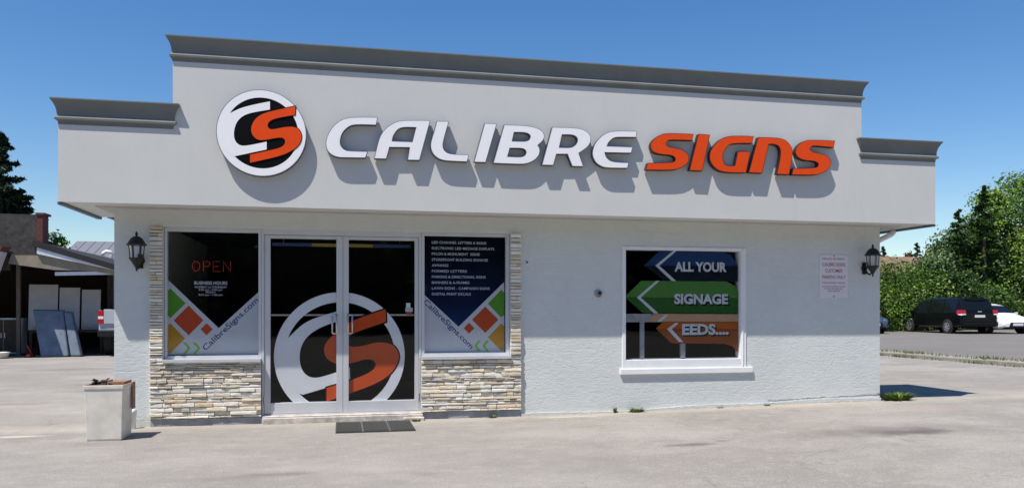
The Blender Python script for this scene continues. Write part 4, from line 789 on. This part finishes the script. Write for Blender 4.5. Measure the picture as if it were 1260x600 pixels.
def wheel(t,x,y,r,w=.22):
    s=1 if y>0 else -1
    m=MB(); m.lathe([(r*.62,-w/2),(r*.93,-w/2),(r,-w/2+.03),(r,w/2-.03),(r*.93,w/2),(r*.62,w/2)],(x,y,r),24,0,'y'); 
    o=m.build('wheel',M['tyre'],t,smooth=False)
    m=MB(); yo=y+s*(w/2-.02); m.lathe([(r*.64,-.02),(r*.66,.02),(r*.60,.026),(r*.58,.0)],(x,yo,r),20,0,'y'); m.lathe([(r*.16,-.01),(r*.16,.03),(r*.1,.035)],(x,yo,r),12,0,'y')
    for k in range(7):
        a=k*6.283/7; m.bar((x+r*.14*math.cos(a),yo+s*.015,r+r*.14*math.sin(a)),(x+r*.6*math.cos(a),yo+s*.015,r+r*.6*math.sin(a)),r*.17,.03,0,(0,1,0))
    m.build('rim',M['rim'],o)
def arches(t,xs,w,r):
    for x in xs:
        for s in (-1,1):
            m=MB(); m.lathe([(r*1.17,-.02*s),(r*1.17,.012*s),(r*1.12,.015*s)],(x,s*(w-.002),r*1.02),24,0,'y'); m.build('wheel_arch',M['rubber'],t)
van=thing('minivan','black minivan parked in front of the green trees','van',(30.09,22.65,gz(30.1)),R(84.2))
st=[(0,.42,.98,1.0,.86,.80),(.03,.36,1.02,1.06,.93,.84),(.10,.36,1.03,1.16,.955,.82),(.36,.33,1.04,1.68,.975,.76),(.48,.30,1.04,1.73,.98,.76),(1.35,.30,1.03,1.77,.985,.78),(1.45,.30,1.03,1.77,.985,.78),(2.45,.30,1.01,1.76,.985,.78),(2.55,.30,1.01,1.755,.985,.78),(3.35,.30,.99,1.68,.98,.75),(3.50,.30,.99,1.62,.98,.74),(4.15,.30,.97,1.16,.97,.74),(4.35,.32,.92,1.06,.96,.72),(4.85,.34,.80,.86,.90,.66),(5.05,.42,.66,.70,.78,.55)]
body_loft(van,st,M['p_black'],{4,6,8,9},{2,9,10})
for x in (1.0,4.08):
    for s in (-1,1): wheel(van,x,s*.91,.33)
arches(van,(1.0,4.08),.975,.33)
for s in (-1,1):
    m=MB(); m.add([(-.02,s*.93,.98),(.0,s*.70,.98),(.05,s*.70,1.16),(.02,s*.94,1.16),(.34,s*.985,1.0),(.30,s*.965,1.16),(.22,s*.99,.95)],[(0,1,2,3),(0,3,5,4,6)],0)
    m.add([(-.022,s*.94,.90),(-.005,s*.72,.92),(-.01,s*.70,.98),(-.02,s*.93,.98),(.2,s*.99,.93),(.22,s*.992,.95)],[(0,1,2,3),(0,3,5,4)],1)
    m.build('tail_lamp',[M['lampred'],M['lampclear']],van,orient=False)
m=MB(); m.box(-.03,-.005,-.26,.26,.80,.92); m.build('number_plate',M['paper'],van)
m=MB(); m.box(-.06,.10,-.93,.93,.40,.60); m.build('bumper',M['p_black'],van,bevel=.04)
m=MB(); m.box(.02,.05,-.5,.5,1.50,1.52) if False else m.tube([(.30,-.55,1.70),(.25,0,1.73),(.30,.55,1.70)],.03,6); m.build('spoiler',M['p_black'],van)
m=MB(); m.box(.0,.012,-.10,.10,1.06,1.10); m.build('badge',M['chrome'],van)
for s in (-1,1):
    m=MB(); m.box(-.08,.08,-.03,.09,-.06,.07); o=m.build('mirror',M['p_black'],van,loc=(3.75,s*1.02,1.08),bevel=.02)
def hatch(name,label,cat,loc,rz,mp):
    c=thing(name,label,cat,loc,rz,'cars parked facing the lot')
    st=[(0,.40,.80,.86,.76,.66),(.06,.32,.92,.99,.86,.74),(.30,.28,.97,1.10,.89,.70),(.85,.24,.95,1.38,.90,.62),(1.05,.22,.95,1.42,.90,.62),(2.0,.22,.93,1.47,.90,.63),(2.1,.22,.93,1.465,.90,.63),(2.75,.22,.92,1.36,.90,.61),(3.40,.24,.90,1.00,.89,.66),(3.55,.24,.86,.94,.885,.66),(4.15,.26,.74,.80,.85,.60),(4.34,.30,.62,.66,.76,.50),(4.42,.34,.50,.54,.66,.42)]
    body_loft(c,st,mp,{3,4,6,7},{2,7})
    for x in (.75,3.50):
        for s in (-1,1): wheel(c,x,s*.835,.31,.2)
    arches(c,(.75,3.50),.893,.31)
    for s in (-1,1):
        m=MB(); m.add([(4.02,s*.862,.72),(4.10,s*.84,.60),(4.39,s*.60,.60),(4.34,s*.50,.675),(4.1,s*.78,.765)],[(0,1,2,3,4)]); m.build('headlight',M['lampclear'],c,orient=False)
        m=MB(); m.lathe([(.075,.0),(.075,.02),(.03,.02)],(4.385,s*.60,.42),12,0,'x'); m.build('fog_lamp',M['black'],c)
        m=MB(); m.box(-.06,.06,-.02,.10,-.05,.06); m.build('mirror',mp,c,loc=(3.05,s*.92,.98),bevel=.02)
    m=MB(); m.add([(4.44,-.46,.30),(4.44,.46,.30),(4.445,.36,.56),(4.445,-.36,.56),(4.40,-.46,.30),(4.40,.46,.30),(4.40,.36,.56),(4.40,-.36,.56)],[(0,1,2,3),(0,3,7,4),(1,5,6,2),(3,2,6,7),(0,4,5,1)]); m.build('grille',M['black'],c)
    m=MB(); m.box(4.446,4.46,-.26,.26,.40,.52); m.build('number_plate',M['paper'],c)
    return c
hatch('car','white hatchback parked nose out behind the black van','car',(32.33,26.57,gz(32.3)),R(-96.9),M['p_white'])
hatch('car','dark blue grey car mostly hidden behind the right shop corner','car',(26.05,28.8,gz(26)),R(-95),M['p_blue'])
# pickup under the carport roof
p=thing('pickup_truck','silver pickup truck backed under the carport beside the shop','truck',(-6.16,15.75,0),R(90))
m=MB(); m.box(0.02,2.3,-.93,.93,.62,1.02); m.box(.02,2.3,.84,.93,1.02,1.40); m.box(.02,2.3,-.93,-.84,1.02,1.40); m.build('bed',M['p_silver'],p,bevel=.02)
m=MB(); m.box(-.02,.019,-.78,.78,.98,1.42); m.build('tailgate',M['p_silver'],p,bevel=.015)
for s in (-1,1):
    m=MB(); m.box(-.025,.03,s*.86-.075,s*.86+.075,.99,1.13); m.box(-.025,.03,s*.86-.075,s*.86+.075,1.21,1.38); m.box(-.0255,.03,s*.86-.075,s*.86+.075,1.131,1.209,1); m.build('tail_lamp',[M['lampred'],M['lampclear']],p)
m=MB(); m.box(-.16,.0,-.92,.92,.60,.80); m.build('bumper',M['black'],p,bevel=.03)
m=MB(); m.add([(2.3,-.90,.6),(2.3,.90,.6),(2.3,.90,1.25),(2.3,.70,1.80),(2.3,-.70,1.80),(2.3,-.90,1.25),(4.3,-.90,.6),(4.3,.90,.6),(4.2,.90,1.2),(3.6,.70,1.80),(3.6,-.70,1.80),(4.2,-.90,1.2)],[(0,1,2,3,4,5),(11,10,9,8,7,6),(0,6,7,1),(1,7,8,2),(2,8,9,3),(3,9,10,4),(4,10,11,5),(5,11,6,0)]); m.box(4.2,5.3,-.9,.9,.6,1.15); m.build('cab',M['p_silver'],p,bevel=.03)
m=MB(); m.box(2.285,2.299,-.62,.62,1.30,1.72); m.build('rear_window',M['carglass'],p)
for x in (.95,4.5):
    for s in (-1,1): wheel(p,x,s*.83,.38,.26)
for o in bpy.data.objects:
    if o.type=='MESH' and o.parent is None and 'label' not in o and 'kind' not in o: print('UNTAGGED',o.name)
